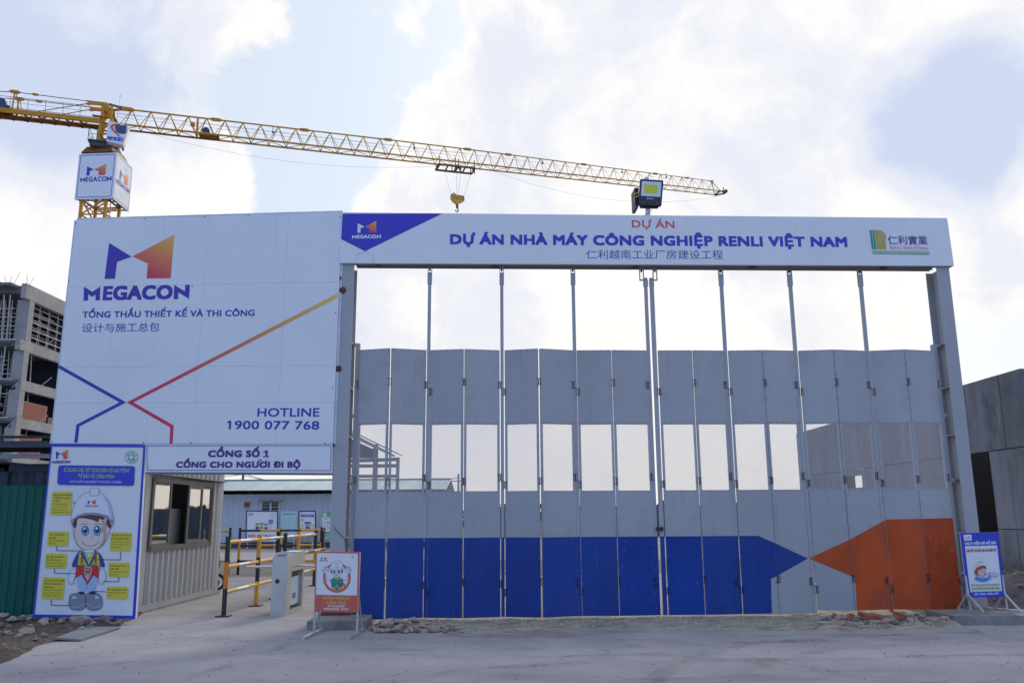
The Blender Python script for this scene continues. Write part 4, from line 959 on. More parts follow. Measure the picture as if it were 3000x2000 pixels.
for k, (a, b) in enumerate(zip(ys, ys[1:])):
    if k == 1: continue
    fx = .025 if k == 2 else .0
    s_ = MB(); t_ = .065 if k == 2 else .045
    for q in ((a, a+t_, wz0+.03, wz1-.03), (b-t_, b, wz0+.03, wz1-.03), (a+t_, b-t_, wz0+.03, wz0+.03+t_), (a+t_, b-t_, wz1-.03-t_, wz1-.03)): s_.box(X0-.015+fx, X0+.015+fx, *q)
    s_.build('sash', 'window_frame', wfo)
    s_ = MB(); s_.add([(X0+fx, a+t_, wz0+.03+t_), (X0+fx, b-t_, wz0+.03+t_), (X0+fx, b-t_, wz1-.03-t_), (X0+fx, a+t_, wz1-.03-t_)], [(0, 1, 2, 3)]); s_.build('pane', 'glass', wfo)
c = MB(); c.box(X0, X0+.12, wy0-.15, wy1+.5, wz1+.09, wz1+.105); c.build('rain_hood', 'grey_steel_dark', gb)
c = MB(); c.path([Vector((X0+.03, wy0-.2, 2.28)), Vector((X0+.06, 15.6, 2.22)), Vector((X0+.05, 16.8, 2.21)), Vector((X0+.02, 17.9, 2.24))], .012, 5); c.build('wire', 'wire_black', gb)
c = MB(); c.box(-7.45, X0-.02, Y0, Y1, -.01, .0); c.box(X0-.02, X0+.05, Y0+.1, Y1, 0, .03); c.build('sill', 'plinth', gb)

# ================================================================ LEFT BACKGROUND
# green fence
gfz = thing('corrugated_fence', 'dark green corrugated sheet fence beside the safety poster', 'fence', (-9, 13.45, 0))
for k in range(6):
    x1 = -7.08-k*1.05; c = MB(); corr(c, (x1-1.06, 13.45+(.003 if k % 2 else 0), 0), (x1, 13.45+(.003 if k % 2 else 0), 0), .05, 2.02, Vector((0, -1, 0)), .13, .022); c.build('sheet', 'green_sheet', gfz)
c = MB(); c.bar((-13.4, 13.5, 1.7), (-7.05, 13.5, 1.7), .04); c.bar((-13.4, 13.5, .5), (-7.05, 13.5, .5), .04); c.build('rail', 'grey_steel_dark', gfz)
cy = thing('canopy', 'dark sheet metal canopy on steel beams behind the green fence', 'canopy', (-14, 21, 0))
c = MB(); c.quadbox([Vector((-20, 19, 3.3)), Vector((-9.2, 19, 3.32)), Vector((-9.2, 24, 3.75)), Vector((-20, 24, 3.75))], UZ, 0, .03); c.build('roof', 'canopy_dark', cy)
for y in (19.2, 20.6): 
    c = MB(); c.bar((-20, y, 3.17), (-9.3, y, 3.17), .1, .14); c.build('beam', 'canopy_dark' if y > 20 else 'container_blue', cy)
for x in (-9.6, -14, -18):
    c = MB(); c.bar((x, 19.3, 0), (x, 19.3, 3.1), .12); c.build('post', 'container_grey', cy)
c = MB(); c.bar((-20, 19.6, 2.93), (-9.3, 19.6, 2.93), .08, .1); c.build('beam', 'container_white', cy)
cn = thing('shipping_container', 'grey blue container with corrugated side under the dark canopy', 'container', (-13.5, 21, 0))
c = MB(); corr(c, (-12.0, 20.4, 0), (-8.6, 20.4, 0), .15, 2.62, Vector((0, -1, 0)), .45, .05); c.build('side_wall', 'container_blue', cn)
c = MB(); c.box(-12.25, -8.5, 20.3, 20.4, 2.62, 2.80); c.box(-12.25, -8.5, 20.3, 20.4, .0, .15); c.box(-8.55, -8.45, 20.3, 22.7, 0, 2.8); c.build('rail', 'container_blue', cn)
c = MB(); c.box(-12.3, -12.0, 20.3, 22.7, 0, 2.85); c.build('corner_post', 'container_blue', cn)
c = MB(); c.tube((-12.14, 20.29, 2.66), (-12.14, 20.31, 2.66), .06, 10); c.build('lifting_hole', 'dark_gap', cn)
c = MB(); c.box(-11.7, -8.9, 20.27, 20.3, 1.9, 2.3); c.build('opening', 'dark_interior', cn)

# building under construction
bc = thing('concrete_building', 'unfinished concrete frame building of several open floors at far left', 'building', (-44, 75, 0))
bx_, by_ = -44.05, 74.9; LV_ = [(22.5, 1.35), (17.35, .95), (13.78, .9), (10.37, .85), (6.9, .8), (3.5, .8)]
for i, (z, d) in enumerate(LV_):
    sl = MB(); ov = .9 if i == 0 else .5
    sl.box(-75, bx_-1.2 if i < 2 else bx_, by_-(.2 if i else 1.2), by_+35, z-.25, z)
    sl.build('slab', 'concrete_grey_and_shaded', bc)
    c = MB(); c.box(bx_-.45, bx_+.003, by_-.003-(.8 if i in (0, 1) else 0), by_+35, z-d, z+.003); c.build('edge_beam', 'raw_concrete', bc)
    c = MB(); c.box(-75, bx_-.45, by_-.003, by_+.4, z-d*.5, z+.003); c.build('edge_beam', 'concrete_grey_and_shaded', bc)  # front beam takes the darker concrete, its shaded side put into the colour
zs = [22.5-1.35, 17.35-.95, 13.78-.9, 10.37-.85, 6.9-.8, 3.5-.8]; zf = [17.35, 13.78, 10.37, 6.9, 3.5, 0]
for i in range(6):
    for (x, y) in ((bx_-.46, by_+.005), (bx_-.46, by_+8.2), (bx_-.46, by_+16.2), (bx_-7.5, by_+.4), (bx_-14.5, by_+.4), (bx_-7.5, by_+8), (bx_-14.5, by_+8)):
        c = MB(); c.box(x-(.55 if x > bx_-1 else .35), x+.44, y, y+.8, zf[i], zs[i]); c.build('column', 'raw_concrete' if x > bx_-1 else 'concrete_grey_and_shaded', bc)
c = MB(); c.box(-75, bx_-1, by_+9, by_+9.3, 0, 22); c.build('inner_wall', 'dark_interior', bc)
def bricks(y0, y1, z0, z1, name='brick_wall'):
    c = MB(); z = z0; k = 0; h = (z1-z0)/max(1, round((z1-z0)/.24))
    c.box(bx_-.25, bx_-.17, y0, y1, z0, z1); 
    w_ = c.build(name, 'plinth', bc); nn = 0
    me = bpy.data.meshes.new('brick'); b_ = MB().box(0, .03, 0, .52, 0, h*.82); me.from_pydata([tuple(v) for v in b_.v], [], b_.f); me.materials.append(M('brick_red'))
    while z < z1-.01:
        y = y0+(.27 if k % 2 else 0)
        while y < y1-.5:
            o = bpy.data.objects.new('brick', me); COL.objects.link(o); o.parent = w_; o.location = Vector((bx_-.17, y, z))-ORG[w_.name]; y += .55; nn += 1
        z += h; k += 1
bricks(by_+.9, by_+5.0, 10.37, 12.0); bricks(by_+5.4, by_+8.1, 10.37, 11.0); bricks(by_+.9, by_+4.6, 6.9, 9.0)
# starter bars on the roof
c = MB()
for k in range(26): c.bar((-62+k*.7+random.uniform(-.2, .2), by_+random.uniform(0, 2), 22.4), (-62+k*.7, by_+1, 23.6+random.random()*.5), .03)
c.build('rebar', 'scaffold', bc)
c = MB(); c.box(-55, -47, by_-1.0, by_+.5, 22.52, 22.9); c.build('formwork', 'crane_dark', bc)
# scaffolding bays
pole_me = {}
def pole(par, a, b, r=.05):
    a = Vector(a); b = Vector(b); L = round((b-a).length, 2)
    if L not in pole_me:
        t = MB().tube((0, 0, 0), (0, 0, L), 1, 5); me = bpy.data.meshes.new('pole'); me.from_pydata([tuple(v) for v in t.v], [], t.f); me.materials.append(M('scaffold')); pole_me[L] = me
    o = bpy.data.objects.new('pole', pole_me[L]); COL.objects.link(o); o.parent = par; o.location = a-ORG[par.name]; o.scale = (r, r, 1); o.rotation_euler = (b-a).to_track_quat('Z', 'Y').to_euler()
names = ['top', 'second', 'third', 'fourth']
labs = ['dense steel scaffolding filling the front of the highest open floor', 'scaffolding with a slanting platform one floor below the highest floor', 'scaffolding on the unfinished building floor beside the taller brick infill wall', 'low band of scaffolding just above the dark canopy roof']
for i in range(4):
    sc_ = thing('scaffolding', labs[i], 'scaffolding', (-50, by_, zf[i]), 'scaffolding in the unfinished building')
    x0, x1 = -53.5, bx_-.9; dx = .5 if i < 1 else .62
    rows = (-.9, .9, 2.6) if i == 0 else (-.6, 1.4, 3.2)
    for r_, yo in enumerate(rows):
        x = x0+r_*.3
        while x < x1:
            pole(sc_, (x+random.uniform(-.15, .15), by_+yo, zf[i]), (x+random.uniform(-.15, .15), by_+yo, round(zs[i], 1)+.3), .06); x += dx*(1+.3*random.random())
    for z in [zf[i]+.4+k*.8 for k in range(int((zs[i]-zf[i])/.8))]:
        for yo in rows[:2]: pole(sc_, (x0, by_+yo-.05, z+random.uniform(-.08, .08)), (x1+random.uniform(-.4, .3), by_+yo-.05, z+random.uniform(-.08, .08)), .045)
    if i < 3:
        for k in range(5):
            a = x0+2+k*2.4; pole(sc_, (a, by_-.9, zf[i]-.9), (a+.9, by_-.6, zf[i]+.1), .04); 
        pole(sc_, (x0, by_-1.0, zf[i]-.1), (x1+.6, by_-1.0, zf[i]-.1), .07)
sc_ = thing('scaffolding', 'square grid of steel poles in the highest side bay next to the billboard edge', 'scaffolding', (bx_, by_+4, 17.35), 'scaffolding in the unfinished building')
for k in range(10): pole(sc_, (bx_-.6-(k % 2)*1.2, by_+1.2+k*.8, 17.4), (bx_-.6-(k % 2)*1.2, by_+1.2+k*.8, 21.2), .05)
for z in (18, 18.7, 19.4, 20.1, 20.8):
    for dx in (.5, 1.7): pole(sc_, (bx_-dx, by_+1, z), (bx_-dx, by_+9.5, z), .045)

# ================================================================ SITE OFFICE behind the walkway
of = thing('site_office', 'long pale corrugated site office with a low metal roof behind the walkway', 'site office', (-11, 45, 0))
YO = 44.3
c = MB(); corr(c, (-22, YO, 0), (-3.55, YO, 0), .28, 2.55, Vector((0, -1, 0)), .32, .04); c.build('front_wall', 'office_wall', of)
c = MB(); corr(c, (-3.55, YO, 0), (-3.55, YO+5, 0), .28, 2.55, Vector((1, 0, 0)), .32, .04); c.build('side_wall', 'office_wall', of)
c = MB(); c.box(-22, -3.5, YO-.05, YO+.02, 2.55, 2.70); c.build('top_rail', 'office_wall', of)
c = MB(); c.box(-22, -3.5, YO-.05, YO+.02, .02, .28); c.build('bottom_rail', 'container_blue', of)
c = MB(); c.box(-22, -3.6, YO+.1, YO+5, 2.60, 2.64); c.build('ceiling', 'dark_gap', of)
c = MB(); c.box(-22, -3.7, YO+.6, YO+.7, 2.64, 2.98); c.build('eave_shade_sheet', 'dark_interior', of)  # added dark sheet standing in for shade in the open space under the roof
rf = MB(); vs = []; n_ = 150; x0, x1 = -22.5, -3.4
for k in range(n_*2+1):
    x = x0+(x1-x0)*k/(n_*2); h = .035 if k % 2 else 0; vs += [Vector((x, YO-.75, 2.86+h)), Vector((x, YO+2.8, 3.50+h))]
rf.add(vs, [(2*i, 2*i+2, 2*i+3, 2*i+1) for i in range(n_*2)]); rf.build('roof', 'roof_sheet', of)
rf = MB(); rf.add([(x0, YO+2.8, 3.52), (x1, YO+2.8, 3.52), (x1, YO+6, 2.9), (x0, YO+6, 2.9)], [(0, 1, 2, 3)]); rf.build('roof', 'roof_sheet', of)
c = MB(); c.box(x0, x1, YO+2.7, YO+2.9, 3.53, 3.58); c.build('ridge_cap', 'roof_edge', of)
for x in [-21+k*1.9 for k in range(10)]:
    c = MB(); c.bar((x, YO-.6, 2.82), (x, YO+.55, 2.66), .05); c.build('bracket', 'black_steel', of)
wn = MB(); wn.box(-12.95, -12.88, YO-.1, YO-.04, 1.25, 2.36); wn.box(-12.05, -11.98, YO-.1, YO-.04, 1.25, 2.36); wn.box(-12.5, -12.4, YO-.1, YO-.04, 1.25, 2.36); wn.box(-12.88, -12.05, YO-.1, YO-.04, 2.30, 2.36); wn.box(-12.88, -12.05, YO-.1, YO-.04, 1.25, 1.31)
wo = wn.build('window', 'office_wall', of)
for a, b in ((-12.88, -12.5), (-12.4, -12.05)):
    q = MB(); q.box(a, b, YO-.07, YO-.05, 1.31, 2.30); q.build('pane', 'crane_dark', wo)
    q = MB()
    for z in (1.5, 1.68, 1.86, 2.04, 2.2): q.box(a, b, YO-.085, YO-.072, z, z+.025)
    q.build('bar', 'lemon_yellow', wo)
c = MB(); c.box(-13.1, -11.8, YO-.35, YO-.04, 2.38, 2.41); c.build('window_hood', 'office_trim', of)
v_ = MB(); v_.box(-13.87, -13.49, YO-.08, YO-.03, 2.0, 2.36); vo = v_.build('vent', 'office_trim', of); q = MB(); q.box(-13.81, -13.55, YO-.095, YO-.081, 2.06, 2.30); q.build('grille', 'crane_rusty', vo)
# boards
def stand_board(name, label, corners, m, y, legs=True, cat='notice board', edge=None):
    pl = PL((0, y, 0), 0); q = [pl.P(*c) for c in corners]; t = thing(name, label, cat, ((q[0].x+q[1].x)/2, y, 0), 'notice boards by the site office')
    MB().quadbox(q, pl.n, -.05, 0).build('board', m, t)
    if edge:
        e = MB()
        for a, b in zip(q, q[1:]+q[:1]): e.bar(a+pl.n*.004, b+pl.n*.004, .05, .02, up=pl.n)
        e.build('frame', edge, t)
    for x in (q[0].x+.1, q[1].x-.1):
        l = MB(); l.bar((x, y+.09, 0), (x, y+.09, q[0].z-.1), .05); l.bar((x, y+.09, .6), (x, y+.7, .02), .04); l.build('leg', 'edge_metal', t)
    return t, pl
Zb = lambda x, y: (700+x/6.533, 1480+y/6.533)
t, pl = stand_board('notice_board', 'blue framed white assembly point board with three cartoon workers', [Zb(*c) for c in [(148, 102), (740, 108), (730, 702), (136, 697)]], 'white_panel', 42.6, edge='blue_paint')
p = Print(pl, z=Zb, step=.003, base=.004)
mark(p, quadmap((190, 130), (268, 130), (268, 175), (190, 175)), 1, left=DARK); p.text('MEGACON', (168, 194), (285, 196), 12, DARK, .02)
safety_emblem(p, 648, 190, 48, 1, (.25, .45, .36), False)
p.poly([(568, 268), (650, 268), (650, 350), (568, 350)], (.06, .04, .30)); 
for dx, dy in ((-1, -1), (1, -1), (1, 1), (-1, 1)): p.poly([(609+dx*8, 309+dy*3), (609+dx*3, 309+dy*8), (609+dx*24, 309+dy*33), (609+dx*34, 309+dy*34), (609+dx*33, 309+dy*24)], WHITE, 2)
p.line([(609, 350), (609, 465)], 4, (.06, .04, .3))
for cx, cy, s_ in ((350, 355, 1), (520, 365, 1), (432, 352, 1.1)):
    p.ell(cx, cy+20*s_, 32*s_, 30*s_, (.6, .6, .35), 1); p.ell(cx, cy-8*s_, 42*s_, 10*s_, DARK, 2); p.ell(cx, cy-14*s_, 40*s_, 44*s_, WHITE, 3, 180, 360); p.poly([(cx-30, cy+48), (cx+30, cy+48), (cx+34, cy+100), (cx-34, cy+100)], (.12, .05, .25) if s_ == 1 else (.5, .3, .1), 1); p.ell(cx-10, cy+18, 4, 6, DARK, 2); p.ell(cx+10, cy+18, 4, 6, DARK, 2)
p.text('ĐIỂM TẬP TRUNG', (176, 603), (680, 603), 42, (.55, .02, .05), .02, 1, 1); p.text('ASSEMBLY POINT', (270, 670), (600, 670), 28, (.1, .07, .2), .02, 1, 1)
p.done('print', t)
t, pl = stand_board('notice_board', 'pale green board of small printed rules beside the assembly point board', [Zb(*c) for c in [(800, 112), (1112, 112), (1105, 600), (788, 560)]], 'white_panel', 42.7)
p = Print(pl, z=Zb, step=.003, base=.004); p.poly([(800, 112), (1112, 112), (1105, 600), (788, 560)], (.50, .66, .64)); p.poly([(832, 152), (1070, 152), (1070, 172), (832, 172)], (.05, .32, .22), 2)
p.line([(815, 135), (1092, 135), (1086, 575), (806, 545), (815, 135)], 3, (.15, .38, .34), 2)
for k in range(17): p.line([(840, 196+k*19), (random.uniform(960, 1070), 196+k*19)], 4, (.30, .44, .44), 2)
p.done('print', t)
t, pl = stand_board('notice_board', 'narrow board with the blue titled safety equipment drawing by the office wall', [Zb(*c) for c in [(1150, 108), (1462, 108), (1470, 580), (1150, 560)]], 'white_panel', 42.6, edge='black_steel')
p = Print(pl, z=Zb, step=.003, base=.004); p.poly([(1183, 170), (1437, 170), (1437, 218), (1186, 218)], ROYAL)
p.line([(1205, 185), (1415, 187)], 7, LIME, 2); p.line([(1240, 202), (1380, 203)], 5, WHITE, 2)
for b in ((1176, 248, 62, 56), (1178, 358, 62, 34), (1180, 418, 60, 36), (1382, 362, 62, 40), (1384, 436, 60, 32)): p.poly([(b[0], b[1]), (b[0]+b[2], b[1]), (b[0]+b[2], b[1]+b[3]), (b[0], b[1]+b[3])], YB)
mark(p, quadmap((1168, 128), (1204, 128), (1204, 150), (1168, 150)), 1, left=RED)
p.ell(1315, 345, 58, 52, (.5, .4, .42), 2); p.ell(1315, 318, 68, 20, DARK, 3); p.ell(1315, 315, 64, 78, WHITE, 4, 180, 360); p.ell(1295, 348, 10, 9, (.05, .2, .5), 5); p.ell(1335, 348, 10, 9, (.05, .2, .5), 5)
p.poly([(1280, 400), (1350, 400), (1365, 450), (1268, 450)], (.06, .05, .3), 2); p.poly([(1290, 415), (1340, 415), (1335, 485), (1298, 485)], (.6, .1, .05), 3)
p.done('print', t)
t, pl = stand_board('notice_board', 'green headed warning board partly hidden behind the left gate column', [Zb(*c) for c in [(1585, 130), (2215, 130), (2215, 620), (1585, 615)]], 'white_panel', 42.6)
p = Print(pl, z=Zb, step=.003, base=.004); GR = (.02, .42, .12)
p.poly([(1585, 130), (2215, 130), (2215, 215), (1585, 215)], GR); p.poly([(1607, 146), (1683, 146), (1683, 208), (1607, 208)], WHITE, 2); mark(p, quadmap((1625, 158), (1668, 158), (1668, 185), (1625, 185)), 3, left=RED)
p.text('CHÚ Ý AN TOÀN', (1720, 192), (2205, 192), 26, WHITE, .02, 2, 1)
for k in range(4):
    x = 1597+k*155
    for yy in (228, 392):
        p.line([(x, yy), (x+145, yy), (x+145, yy+145), (x, yy+145), (x, yy)], 3, GR, 1)
    p.poly([(x, 500), (x+145, 500), (x+145, 536), (x, 536)], GR, 2); p.text('DANGER', (x+35, 266), (x+120, 266), 18, (.6, .05, .08), .02, 2, 1)
    p.poly([(x+20, 345), (x+45, 305), (x+72, 345)], YB, 2); p.ell(x+110, 325, 22, 16, (.2, .1, .4), 2); p.ell(x+40, 455, 26, 34, (.6, .05, .1), 2); p.ring(x+115, 425, 20, 20, 5, (.6, .1, .15), 2, 14)
p.rrect((1628, 550), (2200, 550), (2200, 600), (1628, 600), 20, GR, 1); p.text('STOP THINK ACT SAFELY', (1675, 588), (2180, 588), 24, WHITE, .02, 2, 1)
p.done('print', t)

# steel shed seen through the mesh
sh = thing('steel_shed', 'open steel frame shed with a sloping roof behind the left gate leaves', 'shed', (-5, 26, 0))
for x, z in ((-4.03, 3.6), (-3.37, 3.12), (-4.95, 4.0)):
    for y in (25,): c = MB(); c.bar((x, y, 0), (x, y, z), .13 if x < -4 else .09); c.build('post', 'grey_steel_dark', sh)
for z, h in ((3.12, .1), (2.98, .1), (2.68, .09)):
    for y in (25.07,): c = MB(); c.bar((-5.0, y, z if y < 26 else z-.03), (-3.33, y, z+.05 if z > 3 else z), .05, h); c.build('beam', 'grey_steel_dark', sh)
dr = (Vector((-3.35, 0, 3.31))-Vector((-4.7, 0, 3.96))); 
c = MB(); a = Vector((-4.7, 0, 3.96))-dr*.22; b = Vector((-3.33, 0, 3.30)); c.quadbox([a+Vector((0, 24.6, 0)), b+Vector((0, 24.6, 0)), b+Vector((0, 25.6, 0)), a+Vector((0, 25.6, 0))], UZ, -.01, .02); c.build('roof', 'grey_steel_dark', sh)
c = MB(); c.quadbox([a+Vector((0, 24.7, -.18)), b+Vector((-.1, 24.7, -.1)), b+Vector((-.1, 24.7, -.03)), a+Vector((0, 24.7, -.03))], Vector((0, 1, 0)), 0, .04); c.build('fascia', 'container_white', sh)
c = MB(); c.quadbox([Vector((-4.98, 25.0, 3.2)), Vector((-4.0, 25.0, 3.2)), Vector((-4.0, 25.0, 3.42)), Vector((-4.98, 25.0, 3.86))], Vector((0, 1, 0)), 0, .04); c.build('gable_sheet', 'container_blue', sh)
# poles and wires
def upole(x, y, h, lab, r=.09):
    t = thing('utility_pole', lab, 'utility pole', (x, y, 0)); c = MB(); c.tube((x, y, 0), (x, y, h), r, 8, r*.7); c.build('pole', 'concrete_grey_and_shaded', t); c = MB(); c.bar((x-.5, y, h-.5), (x+.5, y, h-.5), .07); c.build('crossarm', 'grey_steel_dark', t); return t
upole(-3.82, 60, 4.45, 'short utility pole seen through the mesh right of the office roof end')
upole(-22.1, 70, 5.6, 'utility pole rising above the site office roof over the walkway', .14)
wr = MB()
def sag(a, b, s_, r=.02, n=10):
    a = Vector(a); b = Vector(b); wr.path([a.lerp(b, k/n)-UZ*s_*4*(k/n)*(1-k/n) for k in range(n+1)], r, 4)
sag((-22.1, 70, 5.1), (-3.82, 60, 4.2), 1.2, .03); sag((-22.1, 70, 5.0), (-34, 66, 5.8), .6, .03); sag((-22.1, 70, 4.95), (-14, 72, 4.2), .4, .03);
o = wr.build('overhead_wires', 'wire_black'); top(o, 'thin black wires strung from the far utility poles', 'wires')

# far trees beyond the site (as a low mass)
tm = MB(); rnd = random.Random(3)
for k in range(2600):
    x = rnd.uniform(-60, 170); y = 125+rnd.uniform(0, 14); hmax = 3.0+.8*mn.noise(Vector((x*.09, 0, 0)))+.5*mn.noise(Vector((x*.4, 5, 0))); z = rnd.uniform(0, hmax)
    r = rnd.uniform(.35, .9); a = rnd.random()*6.3; b = rnd.uniform(-.8, .8)
    u = Vector((math.cos(a), math.sin(a), b))*r; v = Vector((-math.sin(a)*.5, .3, 1))*r*.8; c = Vector((x, y, z)); tm.add([c-u, c-v, c+u, c+v], [(0, 1, 2, 3)])
o = tm.build('treeline', 'leaf'); o['kind'] = 'stuff'; top(o, 'low dark line of trees far beyond the site', 'trees')

pf_ = thing('perimeter_fence', 'dark sheet fence along the far edge of the site', 'fence', (20, 62, 0))
for k in range(20):
    c = MB(); corr(c, (-2+k*4, 62, 0), (1.97+k*4, 62, 0), .02, 2.2, Vector((0, -1, 0)), .4, .05); c.build('sheet', 'container_blue', pf_)
# ================================================================ PRECAST WALL at the right
pw = thing('panel_building', 'dark grey building of tall precast concrete panels right of the gate', 'building', (9.31, 15.4, 0))
XW, YW = 9.31, 15.4
edges = [YW+.62*k for k in range(0, 21)]
door = (16.72, 17.7); hole = (22.94, 23.58)
for k, (a, b) in enumerate(zip(edges, edges[1:])):
    for (z0, z1) in ((0, 1.205), (1.215, 2.68), (2.695, 4.1)):
        if z0 < 2.6 and door[0] <= (a+b)/2 <= door[1]: continue
        off = random.uniform(-.005, .005)
        if abs(z0-1.215) < .01 and (a < hole[1] and b > hole[0]):
            aa = a+.006; c = MB(); c.box(XW+off, XW+.1, a+.006, b-.006, z0, 2.2); c.box(XW+off, XW+.1, a+.006, b-.006, 2.527, z1); c.build('panel', 'precast', pw); 
            continue
        c = MB(); c.box(XW+off, XW+.1, a+.006, b-.006, z0, z1-.005); c.build('panel', ['precast', 'precast_b'][random.random() < .4], pw)
fe = [XW+.0, XW+.62, XW+1.24, XW+1.86, XW+2.48, XW+3.1, XW+3.72, XW+4.34]
for a, b in zip(fe, fe[1:]):
    for (z0, z1) in ((0, 1.205), (1.215, 2.68), (2.695, 4.1)):
        c = MB(); c.box(a+(.006 if a > XW else -.001), b-.006, YW-.1+random.uniform(-.004, .004), YW-.002, z0, z1-.005); c.build('panel', ['precast', 'precast_b'][random.random() < .5], pw)
c = MB(); c.box(XW+.11, XW+4.4, YW+.01, YW+.03, 0, 4.05); c.box(XW+3.5, XW+3.52, YW, YW+8, 0, 4.05); c.build('inner_wall', 'dark_interior', pw)
c = MB(); c.box(XW+.102, XW+.12, door[1], hole[0], 0, 4.06); c.box(XW+.102, XW+.12, hole[1], YW+12.4, 0, 4.06); c.build('backing', 'dark_gap', pw)
c = MB(); c.box(XW+1.6, XW+1.65, 16, 22.2, 0, 4.0); c.build('partition', 'dark_interior', pw)

# ================================================================ BARRIER RAILINGS
def railing(name, label, pts, zr, posts, rail_pat, y_first=True, r=.03):
    t = thing(name, label, 'barrier', pts[0], 'black and yellow walkway barriers')
    for (x, y, cols, h) in posts:
        k = len(cols); c = MB()
        pb = None
        z = 0
        for i, (m_, zt) in enumerate(cols):
            c = MB(); c.tube((x, y, z), (x, y, zt), .036, 12); z = zt
            o = c.build('post', m_, t if pb is None else pb); pb = pb or o
        c = MB(); c.box(x-.1, x+.1, y-.1, y+.1, 0, .02); c.build('foot_plate', 'black_steel', pb)
    for a, b in zip(pts, pts[1:]):
        a = Vector(a); b = Vector(b); L = (b-a).length; n = max(1, round(L/.5))
        for z in zr:
            pr = None
            for k in range(n):
                c = MB(); c.tube(a.lerp(b, k/n)+UZ*z, a.lerp(b, (k+1)/n)+UZ*z, r, 10); o = c.build('rail', rail_pat[k % 2], t if pr is None else pr); pr = pr or o
    return t
Bk, Ye, Or = 'black_paint', 'rail_yellow', 'rail_orange'
railing('barrier_railing', 'nearest black and yellow pipe barrier running back beside the turnstile', [(-4.52, 13.78, 0), (-4.5, 15.37, 0), (-4.48, 16.6, 0), (-4.48, 18.1, 0), (-4.5, 19.75, 0)], (.365, .75, 1.13),
        [(-4.53, 13.78, [(Bk, .42), (Or, .82), (Bk, 1.22)], 1.2), (-4.5, 15.37, [(Ye, .42), (Bk, .82), (Ye, 1.22)], 1.2), (-4.5, 16.6, [(Bk, .42), (Ye, .8), (Bk, 1.24)], 1.2), (-4.48, 18.1, [(Bk, .4), (Ye, 1.22)], 1.2), (-4.5, 19.75, [(Bk, .4), (Ye, .8), (Bk, 1.22)], 1.2)], ('rail_yellow', 'brushed_steel'))
railing('barrier_railing', 'black and yellow pipe barrier crossing the view behind the turnstile', [(-7.35, 23.4, 0), (-6.3, 23.4, 0), (-5.2, 23.5, 0)], (.37, .78, 1.17),
        [(-7.38, 23.4, [(Bk, .42), (Ye, .85), (Bk, 1.25)], 1.2), (-6.3, 23.45, [(Ye, .42), (Bk, .78), (Ye, 1.25)], 1.2), (-5.2, 23.5, [(Ye, .85), (Bk, 1.25)], 1.2)], (Bk, Ye))
railing('barrier_railing', 'all yellow pipe barrier just past the far end of the guard booth', [(-7.65, 23.5, 0), (-10.2, 23.5, 0)], (.37, .78, 1.17),
        [(-7.68, 23.5, [(Bk, .42), ('lemon_yellow', .82), (Bk, 1.25)], 1.2), (-9.9, 23.5, [('lemon_yellow', 1.2)], 1.2)], ('lemon_yellow', 'lemon_yellow'))
railing('barrier_railing', 'short black double post barrier right behind the turnstile', [(-4.36, 16.7, 0), (-4.3, 19.85, 0)], (.8,),
        [(-4.36, 16.6, [(Bk, 1.22)], 1.2), (-4.36, 19.85, [(Bk, .4), (Ye, .8), (Bk, 1.2)], 1.2)], (Ye, Bk))

# ================================================================ TURNSTILE
ts = thing('turnstile', 'brushed steel turnstile cabinet with bar arms at the walkway', 'turnstile', (-3.68, 14.2, 0))
TX0, TX1, TY0, TY1 = -3.79, -3.555, 13.72, 14.86
c = MB(); c.box(TX0, TX1, TY0+.28, TY1, .66, .955); c.quadbox([Vector((TX0, TY0, .0)), Vector((TX1, TY0, 0)), Vector((TX1, TY0+.28, 0)), Vector((TX0, TY0+.28, 0))], UZ, 0, .9)
c.quadbox([Vector((TX0, TY0, .9)), Vector((TX1, TY0, .9)), Vector((TX1, TY0+.28, .9)), Vector((TX0, TY0+.28, .9))], UZ, 0, .001)
c.add([(TX0, TY0, .901), (TX1, TY0, .901), (TX1, TY0+.16, .955), (TX0, TY0+.16, .955), (TX1, TY0+.28, .955), (TX0, TY0+.28, .955), (TX1, TY0+.28, .901), (TX0, TY0+.28, .901)], [(0, 1, 2, 3), (3, 2, 4, 5), (1, 6, 4, 2), (0, 3, 5, 7)])
c.box(TX0, TX1, TY1-.1, TY1, 0, .66); c.box(TX0, TX1, TY0+.28, TY1-.1, 0, .06); cab = c.build('cabinet', 'brushed_steel', ts)
c = MB(); c.box(TX0+.02, TX0+.05, TY0+.28, TY1-.1, .06, .66); c.build('back_panel', 'brushed_steel', ts)
c = MB(); c.box(TX1-.07, TX1-.05, TY0+.42, TY1-.12, .12, .56); lp = c.build('film_panel', 'film_blue', ts)
c = MB()
for k in range(4): c.box(TX1-.05, TX1-.046, TY0+.6, TY0+.78, .22+k*.022, .232+k*.022)
c.build('vent', 'dark_gap', lp)
c = MB(); c.add([(TX0+.01, TY0+.004, .9045), (TX1-.01, TY0+.004, .9045), (TX1-.01, TY0+.155, .956), (TX0+.01, TY0+.155, .956)], [(0, 1, 2, 3)]); c.build('top_plate', 'grey_steel_dark', ts)
c = MB(); c.add([(TX0+.07, TY0+.03, .9155), (TX1-.05, TY0+.03, .9155), (TX1-.05, TY0+.10, .94), (TX0+.07, TY0+.10, .94)], [(0, 1, 2, 3)]); c.build('card_reader', 'black_paint', ts)
c = MB(); c.tube((TX0+.09, TY0-.004, .53), (TX0+.09, TY0+.01, .53), .036, 20); c.build('indicator', 'black_paint', ts)
for a, b in (((TX0, 14.1, .735), (TX0-.52, 14.1, .73)), ((TX1, 14.3, .735), (TX1+.5, 14.3, .73))):
    c = MB(); c.tube(a, b, .019, 12); c.build('arm', 'chrome', ts)
